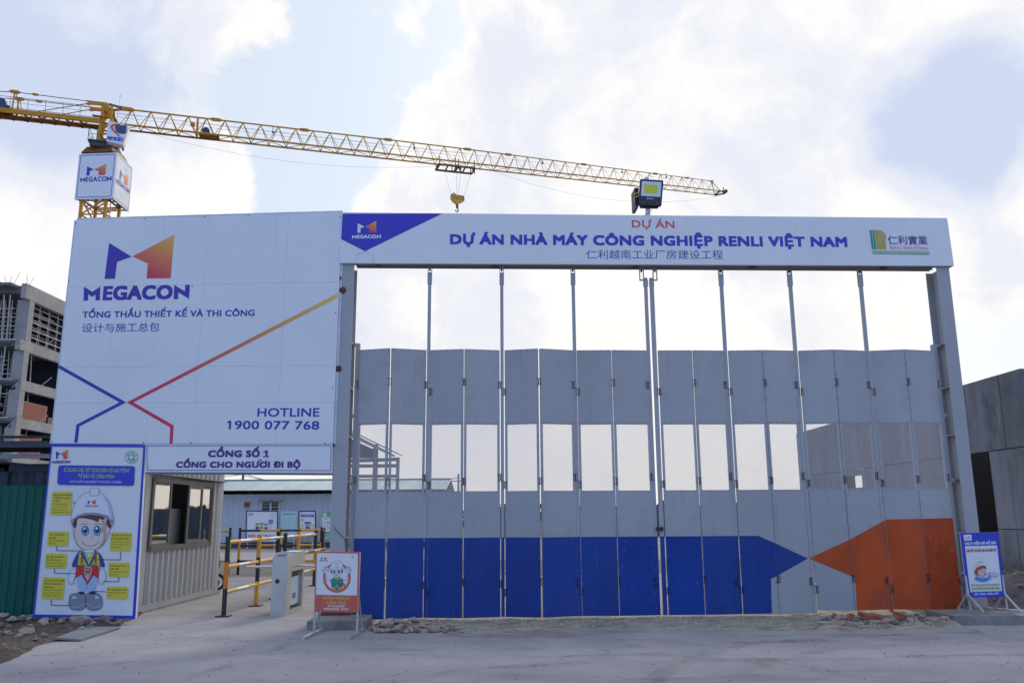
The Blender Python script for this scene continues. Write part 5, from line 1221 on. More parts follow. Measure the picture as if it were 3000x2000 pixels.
c = MB(); c.box(TX0+.02, TX1+.01, 14.0, 14.22, .957, .963); o = c.build('clipboard', 'clip_blue'); top(o, 'thin bright blue folder lying on top of the turnstile', 'folder')

# ================================================================ CART by the booth
ct = thing('hose_cart', 'dark green two wheeled cart hung with hoses behind the guard booth', 'cart', (-6.0, 18.4, 0))
hx, hy = -6.3, 18.3
c = MB(); c.tube((hx-.25, hy-.12, .25), (hx-.25, hy-.12, .85), .13, 14); c.build('tank', 'tool_green', ct, smooth=False)
c = MB(); c.path([Vector((hx-.35, hy-.2, .12)), Vector((hx-.25, hy-.2, .95)), Vector((hx-.12, hy-.2, 1.08)), Vector((hx-.0, hy-.2, .95))], .018, 8); c.path([Vector((hx-.35, hy+.1, .12)), Vector((hx-.25, hy+.1, .95)), Vector((hx-.12, hy-.2, 1.08))], .018, 8); c.path([Vector((hx-.3, hy-.2, .12)), Vector((hx+.1, hy-.2, .10))], .018, 6); c.build('frame', 'black_steel', ct)
for y in (hy-.24, hy+.16):
    c = MB()
    for k in range(18):
        a0, a1 = 2*math.pi*k/18, 2*math.pi*(k+1)/18; c.bar((hx+.05+.15*math.cos(a0), y, .19+.15*math.sin(a0)), (hx+.05+.15*math.cos(a1), y, .19+.15*math.sin(a1)), .05)
    wv = c.build('wheel', 'rubber', ct); c = MB(); c.tube((hx+.05, y-.03, .19), (hx+.05, y+.03, .19), .06, 10); c.build('hub', 'plate_steel', wv)
for k in range(9):
    c = MB(); pts = []; rx, rz = random.uniform(.10, .2), random.uniform(.16, .32); oy = hy-.3+random.uniform(-.04, .04)
    for j in range(15): a = 2*math.pi*j/14; pts.append(Vector((hx+.06+rx*math.cos(a)+random.uniform(-.01, .01), oy, .62-.05*k/9+rz*math.sin(a))))
    c.path(pts, .010, 5); c.build('hose', ['hose', 'wire_black', 'rust', 'hose'][k % 4], ct)

# ================================================================ NO-ENTRY STAND SIGN
ns = thing('stand_sign', 'white and red no entry stand sign with a helmeted cartoon showing both palms', 'sign', (-2.33, 11.6, 0))
NP = PL((-2.33, 11.55, 0), 0)
Za = lambda x, y: (900+x/5.056, 1590+y/5.056)
cor = [(125, 122), (780, 130), (762, 1030), (104, 1018)]
MB().quadbox([NP.P(*Za(*c)) for c in cor], NP.n, -.02, 0).build('board', 'white_panel', ns)
RD = (.60, .115, .08)
p = Print(NP, z=Za, step=.0005, base=.001)
inn = [(143, 142), (752, 155), (738, 774), (130, 763)]
p.poly([cor[0], cor[1], inn[1], inn[0]], RD); p.poly([cor[1], cor[2], inn[2], inn[1]], RD); p.poly([cor[2], cor[3], inn[3], inn[2]], RD); p.poly([cor[3], cor[0], inn[0], inn[3]], RD)
p.done('border', ns)
p = Print(NP, z=Za, step=.0005, base=.0015); YT = (.52, .50, .10)
p.text('KHÔNG PHẬN SỰ', (232, 826), (634, 836), 36, YT, .03, 2); p.text('CẤM VÀO', (285, 903), (580, 908), 46, YT, .035, 2); p.text('AUTHORISED', (302, 944), (560, 948), 28, WHITE, .03, 2); p.text('PERSONNEL ONLY', (247, 986), (614, 992), 30, WHITE, .03, 2)
p.text('MEGACON', (184, 266), (304, 268), 14, DARK, .03, 2); mark(p, quadmap((205, 198), (285, 198), (285, 244), (205, 242)), 2, left=(.04, .04, .3)); safety_emblem(p, 671, 205, 22, 2, (.02, .25, .16), False)
p.done('lettering', ns)
p = Print(NP, z=Za, step=.0005, base=.0012); OUT = (.04, .05, .15); HW = (.70, .71, .76); RG = (.66, .13, .055)
p.ring(440, 510, 206, 224, 38, RG, 1, 48); p.poly([(330, 400), (358, 372), (575, 625), (548, 655)], RG, 1.2)
p.blob([(345, 500), (400, 470), (480, 470), (535, 520), (520, 600), (505, 670), (440, 688), (375, 670), (360, 600)], (.02, .20, .17), 2, outline=OUT, ow=3)
p.blob([(395, 490), (440, 505), (485, 488), (470, 535), (440, 545), (410, 530)], (.35, .5, .06), 3); p.poly([(437, 600), (460, 650), (415, 650)], (.35, .5, .06), 3); p.line([(380, 530), (390, 600)], 5, (.5, .45, .2), 3); p.line([(495, 530), (488, 600)], 5, (.5, .45, .2), 3); p.line([(415, 568), (465, 570)], 5, (.5, .45, .2), 3)
p.rrect((380, 650), (500, 650), (495, 676), (385, 676), 8, (.45, .45, .08), 3); p.rrect((422, 645), (452, 645), (452, 680), (422, 680), 4, (.1, .14, .3), 4)
for sg, cx in ((-1, 320), (1, 558)):
    f = lambda x, y: (cx+sg*(x), y)
    p.blob([f(-60, 470), f(-30, 430), f(10, 415), f(45, 430), f(50, 470), f(25, 510), f(40, 545), f(-10, 545), f(-50, 530), f(-80, 500)], HW, 3, outline=OUT, ow=3)
    for (x0, y0, x1, y1, w_) in ((40, 440, 88, 400, 20), (30, 430, 68, 350+10, 21), (8, 425, 28, 350, 22), (-14, 430, -16, 360, 22), (-45, 465, -72, 440, 20)):
        a, b = f(x0, y0), f(x1, y1); p.line([a, b], w_+5, OUT, 3.6); p.ell(b[0], b[1], (w_+5)/2, (w_+5)/2, OUT, 3.6); p.line([a, b], w_, HW, 4.4); p.ell(b[0], b[1], w_/2, w_/2, HW, 4.4)
    p.blob([f(-45, 470), f(-20, 440), f(20, 432), f(38, 450), f(40, 470), f(18, 505), f(-20, 520)], HW, 5)
    p.line([f(-55, 520), f(-10, 548), f(40, 545)], 5, (.1, .45, .65), 5)
p.ell(440, 440, 66, 62, (.62, .62, .64), 5); p.blob([(350, 380), (375, 380), (372, 440), (362, 460), (350, 430)], (.5, .16, .05), 5.2); p.blob([(505, 385), (525, 385), (520, 430), (508, 440)], (.1, .06, .1), 5.2)
p.ell(403, 428, 15, 20, DARK, 6); p.ell(470, 428, 15, 20, DARK, 6); p.ell(407, 422, 5, 6, WHITE, 7); p.ell(474, 422, 5, 6, WHITE, 7); p.line([(384, 400), (420, 410)], 6, DARK, 7); p.line([(452, 410), (490, 400)], 6, DARK, 7); p.ell(438, 470, 20, 6, (.25, .05, .05), 6)
p.blob([(348, 395), (350, 340), (375, 290), (435, 258), (500, 275), (528, 330), (535, 385), (440, 402)], HW, 7, outline=OUT, ow=3)
p.rrect((424, 256), (450, 256), (452, 320), (420, 320), 6, HW, 8.2); p.line([(424, 256), (420, 320), (452, 320), (450, 256)], 2.5, OUT, 9); p.line([(352, 372), (440, 385), (532, 368)], 3, OUT, 8)
mark(p, quadmap((416, 344), (458, 344), (458, 366), (416, 366)), 9, left=(.04, .04, .3))
p.done('illustration', ns)
for xa in (117, 748):
    a = NP.P(*Za(xa-3 if xa < 200 else xa, 1020), -.01); g0 = Vector((a.x-.005, 11.56, 0))
    c = MB(); c.bar((g0.x, 11.56, .03), (a.x, 11.565, 1.05), .022); c.build('leg', 'edge_metal', ns)
    c = MB(); c.bar((g0.x+.02, 12.0, .02), (g0.x-.03, 11.12, .02), .035); c.build('foot', 'edge_metal', ns)
    c = MB(); c.bar((g0.x+.01, 11.9, .03), (a.x, 11.575, .55), .018); c.build('brace', 'edge_metal', ns)

# ================================================================ BLUE STAND SIGN at the right
rs = thing('stand_sign', 'blue bordered stand sign about covering floor holes on the raised kerb', 'sign', (7.1, 12.75, .12))
RP = PL((7.1, 12.75, 0), 0)
Zr = lambda x, y: (2780+x/4.9, 1540+y/4.9)
cor = [(158, 98), (702, 88), (808, 1012), (266, 1028)]; inn = [(228, 288), (690, 276), (764, 932), (306, 948)]
MB().quadbox([RP.P(*Zr(*c)) for c in cor], RP.n, -.025, 0).build('board', 'white_panel', rs)
p = Print(RP, z=Zr, step=.0006); 
for k in range(4): p.poly([cor[k], cor[(k+1) % 4], inn[(k+1) % 4], inn[k]], ROYAL)
p.done('border', rs)
p = Print(RP, z=Zr, step=.0006, base=.0012)
p.poly([(208, 125), (320, 122), (328, 207), (218, 210)], WHITE, 1.5); mark(p, quadmap((240, 145), (292, 143), (296, 172), (244, 174)), 2.5, left=DARK); p.text('MEGACON', (230, 192), (312, 190), 10, DARK, .03, 2.5, 1)
p.text('NGUY HIỂM RƠI HỐ SÂU', (234, 272), (678, 258), 38, WHITE, .035, 2); p.text('CHE ĐẬY VÀ LẮP LAN CAN BẢO VỆ', (250, 376), (682, 362), 40, (.45, .03, .09), .03, 2)
p.text('PHẢI CHE ĐẬY HOẶC LẮP LAN CAN BẢO VỆ', (318, 862), (726, 850), 22, (.4, .05, .06), .03, 2); p.text('CÁC LỖ, HỐ SÂU, LỖ THÔNG SÀN, TẦNG', (334, 908), (724, 898), 22, (.4, .05, .06), .03, 2)
p.text('AN TOÀN TRÊN HẾT', (364, 992), (718, 980), 27, WHITE, .03, 2)
p.done('lettering', rs)
p = Print(RP, z=Zr, step=.0006, base=.0012)
p.poly([(294, 800), (748, 790), (764, 932), (306, 948)], [(.74, .745, .75), (.74, .745, .75), (.45, .66, .42), (.45, .66, .42)], .5)
p.ell(490, 765, 125, 36, (.4, .42, .5), 1, rot=-3); p.ell(635, 698, 88, 42, (.42, .40, .52), 2, rot=4); p.ell(640, 688, 80, 34, (.55, .54, .62), 3, rot=4)
p.blob([(368, 740), (420, 720), (480, 750), (560, 735), (590, 680), (575, 670), (600, 715), (560, 770), (520, 800), (460, 802), (400, 775)], (.03, .25, .6), 4)
p.blob([(372, 670), (400, 600), (460, 570), (515, 575), (530, 620), (520, 650), (545, 680), (500, 735), (440, 740), (390, 715)], (.62, .50, .46), 5)
p.blob([(366, 660), (385, 610), (440, 572), (505, 568), (500, 600), (450, 625), (420, 640), (412, 700), (380, 700)], (.5, .06, .04), 6); p.blob([(500, 568), (528, 585), (528, 620), (512, 610)], DARK, 6)
p.line([(380, 560), (420, 525), (470, 520)], 5, (.2, .4, .45), 3); p.line([(350, 640), (380, 575), (430, 540)], 4, (.2, .4, .45), 3); p.line([(415, 510), (460, 505), (495, 525)], 5, (.3, .4, .4), 3)
p.ell(517, 690, 26, 8, (.55, .02, .03), 7, rot=-50); p.line([(460, 660), (490, 652)], 5, DARK, 7); p.line([(490, 640), (520, 632)], 5, DARK, 7); p.line([(372, 665), (420, 705), (495, 725)], 6, (.12, .02, .08), 7)
for x in (380, 440, 500, 540): p.line([(x, 420), (x+6, 520)], 2, (.5, .53, .6), 1)
p.done('illustration', rs)
for (xt, yt, f0, f1, mb_) in ((272, 1020, (155, 1218), (415, 1250), (298, 1232)), (800, 1005, (665, 1190), (965, 1258), (822, 1215))):
    a = RP.P(*Zr(xt, yt), -.012); A0 = gz(*Zr(*f0), .13); A1 = gz(*Zr(*f1), .13); Mm = gz(*Zr(*mb_), .13)
    Mm = Vector((a.x+.02, 12.76, .13)); A1 = Vector((a.x+.09, 12.55, .13)); A0 = Vector((a.x-.07, 12.94, .13))
    c = MB(); c.bar(Mm, a+UZ*.3, .028); c.build('leg', 'edge_metal', rs); c = MB(); c.bar(A1, a+UZ*.04, .024); c.bar(A0, a+UZ*.04, .024); c.build('brace', 'edge_metal', rs); c = MB(); c.bar(A0-UZ*.0, A1, .03); c.build('foot', 'edge_metal', rs)

# ================================================================ TOWER CRANE
CA = 16.3; cu_ = Vector((math.cos(R(CA)), math.sin(R(CA)), 0)); cv_ = Vector((-math.sin(R(CA)), math.cos(R(CA)), 0)); C0 = Vector((-32.9, 64.1, 0))
def K(u, v, z): return C0+cu_*u+cv_*v+UZ*z
tw = thing('tower_crane', 'tall yellow tower crane with a long lattice jib across the sky', 'tower crane', (C0.x, C0.y, 0))
# mast
ma = R(-3.9); mu = Vector((math.cos(ma), math.sin(ma), 0)); mv = Vector((-math.sin(ma), math.cos(ma), 0))
def Mx(a, b, z): return C0+mu*a+mv*b+UZ*z
z = 0; sec = 0
while z < 30:
    c = MB(); h = 2.5
    for sx in (-1, 1):
        for sy in (-1, 1): c.bar(Mx(sx, sy, z), Mx(sx, sy, z+h), .2)
    mo = c.build('mast_section', 'crane_yellow', tw)
    l = MB()
    for (a, b) in (((-1, -1), (1, -1)), ((1, -1), (1, 1)), ((1, 1), (-1, 1)), ((-1, 1), (-1, -1))):
        for k in (0, 1):
            q0 = Mx(*a, z+k*h/2); q1 = Mx(*b, z+(k+1)*h/2) ; q2 = Mx(*b, z+k*h/2)
            l.bar(q0, q2, .1)
            l.bar(Mx(*(a if k == 0 else b), z+k*h/2), Mx(*(b if k == 0 else a), z+(k+1)*h/2), .09)
    l.build('lacing', 'crane_yellow', mo); z += h; sec += 1
    if z > 20:
        l = MB(); l.bar(Mx(.3, .2, z-h), Mx(.3, .2, z), .05); l.bar(Mx(.7, .2, z-h), Mx(.7, .2, z), .05)
        for k in range(8): l.bar(Mx(.3, .2, z-h+k*.31), Mx(.7, .2, z-h+k*.31), .03)
        l.build('ladder', 'edge_metal', mo)
# slewing unit
c = MB(); c.add([Mx(a*s_, b*s_, zz_) for (s_, zz_) in ((1.3, 30.1), (1.0, 30.72)) for a, b in ((-1, -1), (1, -1), (1, 1), (-1, 1))], [(0, 1, 5, 4), (1, 2, 6, 5), (2, 3, 7, 6), (3, 0, 4, 7), (4, 5, 6, 7), (3, 2, 1, 0)]); c.build('slewing_support', 'crane_rusty', tw)
c = MB(); c.tube(K(0, 0, 30.7), K(0, 0, 30.97), 1.05, 20); c.build('slewing_ring', 'crane_dark', tw)
pf = MB(); pf.obox(K(0, 0, 0), cu_, UZ, cv_, -1.15, 1.0, 30.98, 31.08, -1.4, 1.4); pfo = pf.build('platform', 'crane_dark', tw)
c = MB()
for a in [(-1.12, -1.37), (-.5, -1.37), (-1.12, 0), (-1.12, 1.37), (.5, 1.37)]: c.bar(K(a[0], a[1], 31.08), K(a[0], a[1], 32.0), .04)
for zz_ in (31.55, 32.0): c.bar(K(-1.12, -1.37, zz_), K(-1.12, 1.37, zz_), .03); c.bar(K(-1.12, -1.37, zz_), K(-.5, -1.37, zz_), .03); c.bar(K(-1.12, 1.37, zz_), K(.5, 1.37, zz_), .03)
c.build('handrail', 'crane_dark', pfo)
c = MB(); c.obox(K(0, 0, 0), cu_, UZ, cv_, -1.0, .7, 30.6, 30.97, -1.3, -1.0); c.build('slewing_motor', 'crane_dark', tw)
# tower head
for (a, b) in ((-.65, -.55), (-.65, .55), (.65, -.55), (.65, .55)):
    c = MB(); c.bar(K(a*.8-.05, b, 31.0), K(a*.45-.1, b, 34.5), .2); c.build('head_leg', 'crane_yellow', tw)
c = MB()
for b in (-.55, .55):
    for zz_ in (32.0, 32.75, 33.4): c.bar(K(-.5, b, zz_), K(.4, b, zz_), .12)
    c.bar(K(-.5, b, 32.8), K(.35, b, 33.9), .09)
for zz_ in (32.0, 33.4, 34.3): c.bar(K(-.4, -.55, zz_), K(-.4, .55, zz_), .14)
c.build('head_bracing', 'crane_yellow', tw)
for b in (-.55, .55):
    c = MB(); P8 = [(-1.75, 34.4), (-1.5, 34.33), (-1.3, 34.4), (-.62, 34.42), (-.35, 34.0), (0, 34.0), (.05, 34.62), (-.25, 34.72), (-1.3, 34.7), (-1.75, 34.72), (-1.55, 34.56)]
    c.quadbox([K(u, b, zz_) for u, zz_ in P8], cv_, -.06, .06); c.build('tie_plate', 'crane_yellow', tw)
    c = MB(); c.bar(K(0, b, 34.62), K(.85, b*.3, 34.6), .14); c.bar(K(0, b, 34.3), K(.75, b*.9, 33.1), .11); c.build('head_strut', 'crane_rusty', tw)
c = MB(); P8 = [(.55, 34.48), (1.65, 34.48), (1.9, 34.6), (1.65, 34.74), (.6, 34.8)]; c.quadbox([K(u, 0, zz_) for u, zz_ in P8], cv_, -.12, .12); c.build('tie_plate', 'crane_yellow', tw)
c = MB(); c.tube(K(.65, -.3, 33.2), K(.72, -.3, 35.55), .02, 5); c.tube(K(.72, -.3, 35.5), K(.72, -.3, 35.65), .05, 6); c.build('antenna', 'edge_metal', tw)
# jib
NJ = 9
counts = [5, 5, 5, 5, 3, 6, 6, 3, 3]; wd = [1.46, 1.46, 1.46, 1.46, 1.3, 1.25, 1.25, 1.15, 1.1]
u = .93; VW = .54
for s_ in range(NJ):
    us = u; L = counts[s_]*wd[s_]; ue = u+L
    th = lambda q: 34.6 if q < 28 else 34.6-(q-28)/28*.42
    tc_ = .105-.0062*s_; lc = .050-.0028*s_
    sb = MB(); sb.bar(K(us, -VW, 33), K(ue, -VW, 33), tc_+.02); jo = sb.build('jib_section', 'crane_yellow', tw)
    sb = MB(); sb.bar(K(us, VW, 33), K(ue, VW, 33), tc_+.02); sb.build('bottom_chord', 'crane_rusty' if s_ == 0 else 'crane_yellow', jo)
    sb = MB(); sb.bar(K(us, 0, th(us)), K(ue if s_ < NJ-1 else ue-.6, 0, th(ue)), tc_); sb.build('top_chord', 'crane_yellow', jo)
    lb = MB(); bb2 = MB(); w_ = wd[s_]
    for k in range(counts[s_]):
        a = us+k*w_; m_ = a+w_*.5
        for v in (-VW, VW):
            lb.bar(K(a, v, 33), K(m_, 0, th(m_)), lc); lb.bar(K(m_, 0, th(m_)), K(a+w_, v, 33), lc)
        bb2.bar(K(a, -VW, 33), K(a, VW, 33), lc*.8); bb2.bar(K(a, VW*(-1)**k, 33), K(a+w_, -VW*(-1)**k, 33), lc*.8)
    lb.build('lacing', 'crane_yellow', jo); bb2.build('bottom_bracing', 'crane_rusty', jo)
    q = MB(); P6 = [(-.55, 0), (-.3, .13), (.3, .13), (.55, 0), (.3, -.13), (-.3, -.13)]; k_ = 1-.07*s_
    q.quadbox([K(ue+a*k_-(.6 if s_ == NJ-1 else 0), 0, th(ue)+b*k_) for a, b in P6], cv_, -.08, .08); q.build('pin_joint', 'crane_yellow', jo)
    u = ue
UE = u
for v in (-VW, VW):
    c = MB(); c.bar(K(.3, v, 33), K(.93, v, 33), .13); c.build('jib_foot', 'crane_yellow', tw)
for k in (0, 1): pass
c = MB(); c.bar(K(UE-.6, 0, 34.19), K(UE, -VW, 33), .06); c.bar(K(UE-.6, 0, 34.19), K(UE, VW, 33), .06); c.bar(K(UE, -VW, 33), K(UE, VW, 33), .12); c.bar(K(UE, -VW, 33), K(UE+.8, -.3, 33.05), .12); c.bar(K(UE, VW, 32.95), K(UE+.7, -.2, 32.95), .12); c.tube(K(UE+.7, -.5, 33.1), K(UE+.7, -.1, 33.1), .18, 8); c.bar(K(UE+.5, -.3, 32.9), K(UE+.5, -.3, 33.5), .08); c.build('jib_tip', 'crane_rusty', tw)
c = MB()
for zz_, v in ((34.1, .05), (33.95, -.1), (33.8, .15)): c.path([K(.5, v, zz_+.1), K(20, v, zz_+.05), K(30, v, zz_+.1)], .012, 4)
c.path([K(30, 0, 34.1), K(UE-1, 0, 33.9)], .010, 4)
c.build('hoist_rope', 'cable', tw)
pts = [K(1.9+(33-1.9)*k/12, -.3, 32.9-4*1.75*(k/12)*(1-k/12)*.9-.3) for k in range(13)]
c = MB(); pts[0] = K(1.9, -.3, 32.8); pts[-1] = K(28.4, -.3, 32.7)
pts = [K(1.9, -.3, 32.8).lerp(K(28, -.3, 32.6), k/12)-UZ*4*1.3*(k/12)*(1-k/12) for k in range(13)]; c.path(pts, .009, 4); c.build('trolley_rope', 'cable', tw); c = MB()
pts = [K(32, -.3, 32.7).lerp(K(UE, .3, 32.7), k/12)-UZ*4*1.6*(k/12)*(1-k/12) for k in range(13)]; c.path(pts, .009, 4); c.build('trolley_rope', 'cable', tw)
c = MB(); c.tube(K(7.5, -.3, 33.35), K(7.5, .3, 33.35), .33, 14); hwn = c.build('winch', 'crane_dark', tw, smooth=False)
c = MB(); c.obox(K(0, 0, 0), cu_, UZ, cv_, 7.0, 8.6, 32.97, 33.05, -.5, .5); c.build('winch_frame', 'crane_rusty', hwn)
c = MB(); c.bar(K(6.8, 0, 32.95), K(6.8, 0, 34.55), .15); c.tube(K(6.42, -.08, 33.9), K(6.42, .08, 33.9), .2, 14); c.build('sheave_post', 'crane_yellow', tw)
for uu in (12.9, 25.2, 37.4, 45.5, 50.2):
    c = MB(); c.bar(K(uu, 0, 34.5), K(uu, 0, 34.1), .05); c.tube(K(uu, -.05, 34.05), K(uu, .05, 34.05), .09, 8); c.build('rope_roller', 'crane_dark', tw)
# trolley
tu0, tu1 = 27.3, 30.7
c = MB(); c.obox(K(0, 0, 0), cu_, UZ, cv_, tu0, tu1, 32.42, 32.58, -.72, -.6); c.obox(K(0, 0, 0), cu_, UZ, cv_, tu0, tu1, 32.42, 32.58, .6, .72)
for uu in (tu0, tu0+.9, (tu0+tu1)/2, tu1-.9, tu1): c.bar(K(uu, -.7, 32.5), K(uu, .7, 32.5), .11)
tr = c.build('trolley', 'crane_rusty', tw)
c = MB()
for uu in (tu0+.1, (tu0+tu1)/2-.15, (tu0+tu1)/2+.15, tu1-.1): c.bar(K(uu, -.72, 32.6), K(uu, -.72, 33.2), .1); c.bar(K(uu, .72, 32.6), K(uu, .72, 33.1), .1)
c.build('wheel_bracket', 'crane_yellow', tr)
c = MB()
for uu, s_ in ((tu0-.1, 1), (28.9, 1), (29.4, -1), (tu1, -1)): c.quadbox([K(uu, -.6, 32.45), K(uu+.3*s_, -.6, 32.45), K(uu+.02*s_, -.6, 31.95)], cv_, -.05, .05)
c.build('fender', 'crane_dark', tr)
hk = thing('crane_hook', 'black striped yellow hook block hanging on ropes from the crane jib', 'crane hook', K(29.2, 0, 29))
hub = K(29.2, 0, -.55)
def Hh(a, zz_, v=0): return hub+cu_*a+cv_*v+UZ*zz_
PT = [(-.62, 30.2), (-.62, 30.5), (-.36, 30.7), (-.1, 30.52), (.6, 30.48), (.64, 30.05), (.0, 29.65), (-.42, 29.92)]
c = MB(); c.quadbox([Hh(a, zz_) for a, zz_ in PT], cv_, -.2, .2); ho = c.build('block', 'rail_yellow', hk)
c = MB()
for k in range(4):
    a = -.6+k*.29; c.quadbox([Hh(a, 30.47), Hh(a+.09, 30.47), Hh(a+.38, 30.05), Hh(a+.29, 30.05)], cv_, -.206, -.2)
c.build('stripe', 'black_paint', hk)
c = MB(); c.tube(Hh(0, 29.62), Hh(0, 29.35), .12, 8); c.build('swivel', 'crane_rusty', hk)
c = MB(); pts = [Hh(0, 29.35)]+[Hh(-.02+.14*math.sin(R(a)), 29.12+.14*math.cos(R(a))) for a in range(0, 280, 30)]; c.path(pts, .05, 6); c.build('hook', 'crane_dark', hk)
c = MB()
for a, b in ((-.7, tu0+.5), (-.05, 29.0), (.08, 29.5), (.75, tu1-.2)): c.path([Hh(a*.8, 30.5), K(b, -.4, 32.5)], .014, 4)
c.path([Hh(0, 29.0), Hh(-.03, 27.5)], .02, 4); c.build('rope', 'cable', hk)
# counter jib
for v in (-.62, .62):
    c = MB(); c.bar(K(-13, v, 33.03), K(-.5, v, 33.03), .2, .36); c.build('counter_jib_beam', 'crane_yellow', tw)
c = MB(); c.obox(K(0, 0, 0), cu_, UZ, cv_, -13, -.6, 32.83, 32.86, -.1, .5)
for k in range(12): c.bar(K(-13+k, -.6, 32.8), K(-12+k, .6, 32.8), .08); c.bar(K(-12+k, .6, 32.8), K(-11.5+k, -.6, 32.8), .08)
c.build('counter_jib_deck', 'crane_rusty', tw)
for v in (-1.0, 1.0):
    c = MB(); c.bar(K(-12.5, v, 34.05), K(-1.5, v, 34.05), .03); c.bar(K(-12.5, v, 33.6), K(-1.5, v, 33.6), .02)
    for k in range(9): c.bar(K(-12+k*1.25, v*.8, 33.2), K(-12+k*1.25, v, 34.05), .03)
    c.build('handrail', 'crane_dark', tw)
for v in (-.6, .6):
    c = MB(); c.path([K(-14.5, v, 34.0), K(-6.85, v, 34.68), K(-1.7, v*.9, 34.66)], .035, 5); c.path([K(-5.2, v, 33.2), K(-1.7, v*.9, 34.42)], .035, 5); c.build('tie_rod', 'crane_rusty', tw)
    for uu, k_ in ((-6.85, .95), (-5.4, .6)):
        q = MB(); zc = 34.72 if uu < -6 else 34.70; q.quadbox([K(uu+a*.8*k_, v, zc+b*k_-(.02 if uu < -7 else .02)) for a, b in P6], cv_, -.08, .08); q.build('pin_joint', 'crane_yellow', tw)
    c = MB(); c.bar(K(-6.9, v, 33.2), K(-6.85, v, 34.65), .1); c.bar(K(-6.45, v*.8, 33.2), K(-6.75, v, 34.6), .06); c.build('rod_support', 'crane_yellow', tw)
c = MB(); c.obox(K(0, 0, 0), cu_, UZ, cv_, -9.4, -7.1, 33.2, 33.5, -.6, .6); mo = c.build('hoist_frame', 'crane_dark', tw); c = MB(); c.tube(K(-7.8, -.5, 33.75), K(-7.8, .5, 33.75), .38, 14); c.build('hoist_drum', 'lamp_blue', mo)
for k in range(3):
    c = MB(); c.obox(K(0, 0, 0), cu_, UZ, cv_, -15.2+k*.7, -14.6+k*.7, 31.2, 33.3, -.8, .8); c.build('counterweight', 'raw_concrete', tw)
c = MB(); c.bar(K(-15.4, -.62, 33.03), K(-13, -.62, 33.03), .2, .36); c.bar(K(-15.4, .62, 33.03), K(-13, .62, 33.03), .2, .36); c.build('counter_jib_beam', 'crane_yellow', tw)
# upper work platform
c = MB(); c.obox(K(0, 0, 0), cu_, UZ, cv_, -1.1, .1, 33.3, 33.38, -.95, -.6); c.build('work_platform', 'crane_yellow', tw)
# cab
CX = lambda a, b, zz_: K(a, -1.15-b, zz_)
cw = MB(); cb0, cb1 = .0, 1.2
P0 = [(.33, 32.5), (1.55, 32.36), (1.86, 32.12), (1.56, 30.6), (.35, 30.76)]
cw.quadbox([CX(a, 0, zz_) for a, zz_ in P0], -cv_, 0, .9); cbo = cw.build('cab', 'white_panel', tw)
pl_c = PL(CX(0, .9, 31), CA)
p = Print(pl_c, base=.004, step=.004)
ZC = lambda x, y: (x/5.6, 230+y/5.6); p.z = ZC
p.blob([(1895, 772), (2010, 772), (2070, 775), (2060, 900), (1960, 905), (1900, 860)], (.05, .07, .14), 1); p.strip([(1985, 742), (1860, 748), (1808, 780), (1830, 840), (1900, 910), (1965, 965)], [(1960, 768), (1885, 772), (1845, 795), (1870, 840), (1925, 900), (1985, 960)], [(.66, .08, .04)]*6, 2)
p.poly([(1758, 950), (2020, 978), (2015, 1040), (1752, 1005)], ROYAL, 2)
for ch, x in (('L', 1768), ('M', 1830), ('X', 1900), ('G', 1965)): p.text(ch, (x, 1008+(x-1768)*.1), (x+38, 1012+(x-1768)*.1), 34, WHITE, .03, 3, 1)
p.done('print', cbo)
c = MB(); c.quadbox([CX(1.855, .06, 32.02), CX(1.855, .84, 32.02), CX(1.60, .84, 30.78), CX(1.60, .06, 30.78)], cu_, 0, .012); c.build('windscreen', 'glass', cbo)
c = MB(); c.bar(CX(.5, 0, 30.9), CX(.5, -1.0, 30.9), .12); c.bar(CX(1.3, 0, 30.9), CX(1.3, -1.0, 30.9), .12); c.build('cab_bracket', 'crane_dark', cbo)
# banners round the mast
ZT_, ZB_ = 30.0, 26.15
BA, BB_, BC = Vector((-34.418, 62.929, 0)), Vector((-31.3, 62.718, 0)), Vector((-31.385, 65.744, 0)); BD = BA+(BC-BB_)
fr = MB()
for P_, Q_ in ((BA, BB_), (BB_, BC), (BC, BD), (BD, BA)):
    for zz_ in (ZB_+.05, ZB_+.9, 28, ZT_-.1): fr.bar(P_+UZ*zz_+(C0-P_-UZ*0).normalized()*.25, Q_+UZ*zz_+(C0-Q_).normalized()*.25, .06)
    for k in range(5):
        q = P_.lerp(Q_, k/4); fr.bar(q+UZ*(ZB_+.03), Vector((C0.x, C0.y, 0)).lerp(q, .62)+UZ*(ZB_+.03), .05)
    fr.bar(Vector((C0.x, C0.y, 0)).lerp(P_, .66)+UZ*(ZB_+.03), Vector((C0.x, C0.y, 0)).lerp(Q_, .66)+UZ*(ZB_+.03), .06)
fr.build('banner_frame', 'crane_dark', tw)
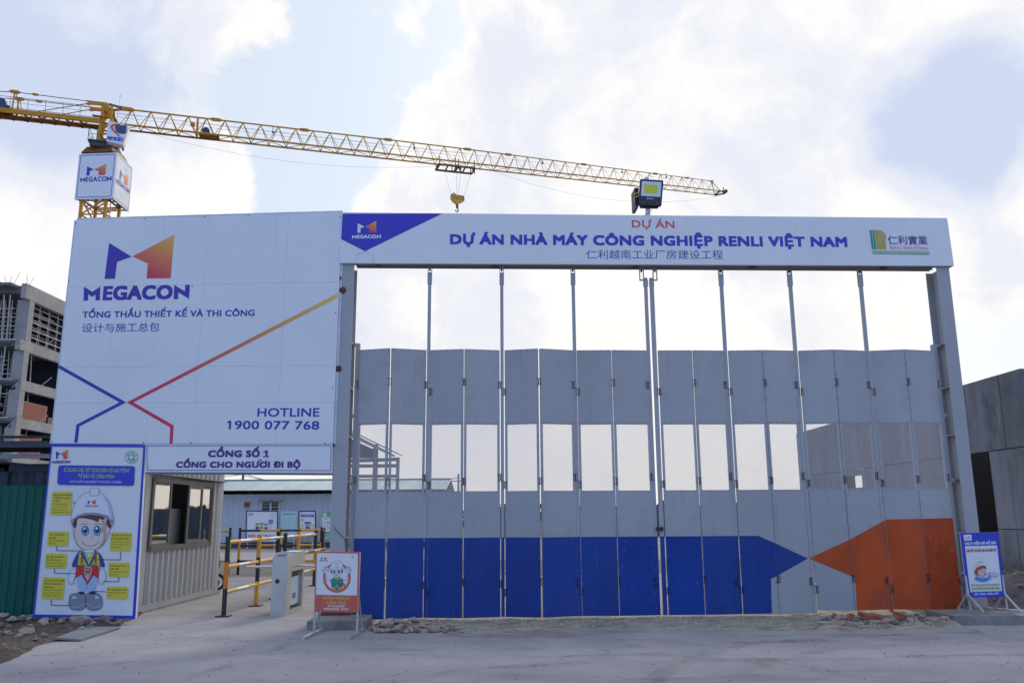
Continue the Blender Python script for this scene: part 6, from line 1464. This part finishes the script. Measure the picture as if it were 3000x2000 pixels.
for i, (P_, Q_, lab) in enumerate(((BA, BB_, 'square white company banner facing the camera high on the crane mast'), (BB_, BC, 'white company banner on the side of the crane mast, seen at an angle'))):
    d = (Q_-P_).normalized(); n_ = Vector((d.y, -d.x, 0)); bt = thing('banner', lab, 'banner', (P_+Q_)/2+UZ*ZB_, 'banners around the crane mast')
    c = MB(); c.quadbox([P_+UZ*ZB_, Q_+UZ*ZB_, Q_+UZ*ZT_, P_+UZ*ZT_], n_, -.06, 0); c.build('panel', 'white_panel', bt)
    pb = Print(PL(P_, math.degrees(math.atan2(d.y, d.x))), base=.006, step=.006); pb.z = lambda x, y: (x, y)
    W_ = (Q_-P_).length
    def ptl(a, zf_, L): return P_+d*(a*W_)+UZ*(ZT_-(ZT_-ZB_)*zf_)+n_*(.006+.006*L)
    pb.pt = lambda x, y, L: ptl(x, y, L)
    for a, b in (((.05, .04), (.95, .04)), ((.95, .04), (.95, .955)), ((.95, .955), (.05, .955)), ((.05, .955), (.05, .04))): pb.line([a, b], .012 if i == 0 else .008, PURPLE)
    pb.done('border', bt)
    pb.v, pb.f, pb.mi, pb.c, pb.cuts = [], [], [], [], []
    mark(pb, lambda x, y: (.25+.50*x if i == 0 else .27+.5*x, .235+.25*y)); pb.done('emblem', bt)
    pb.v, pb.f, pb.mi, pb.c, pb.cuts = [], [], [], [], []
    T_ = ((.10, .52), (.92, .52), (.92, .62), (.10, .62)); 
    def txt2(t, x0, x1, y, cap, bold): 
        V, Fc = glyphs(t, bold, 2); a0, a1 = min(v[0] for v in V), max(v[0] for v in V)
        for ci, (ex, ey) in enumerate(((0, 0), (-1, -1), (1, -1), (1, 1), (-1, 1))): pb.add([ptl(x0+(x1-x0)*(vx-a0)/(a1-a0)+ex*.004, y-vy/CAPH*cap+ey*.004, 1+ci*.03) for vx, vy in V], Fc, PURPLE)
    T = quadmap(*T_)
    for pts in ([(0, 1), (0, .08), (.082, .42), (.155, .08), (.155, 1), (.112, 1), (.112, .60), (.082, .76), (.042, .58), (.042, 1)], [(.853, 1), (.853, 0), (.957, .47), (.957, 0), (1, 0), (1, 1), (.895, .53), (.895, 1)]): pb.poly([T(*q) for q in pts], PURPLE)
    txt2('EGACO', .10+.82*.178, .10+.82*.84, .62, .098, .045); pb.done('lettering', bt)
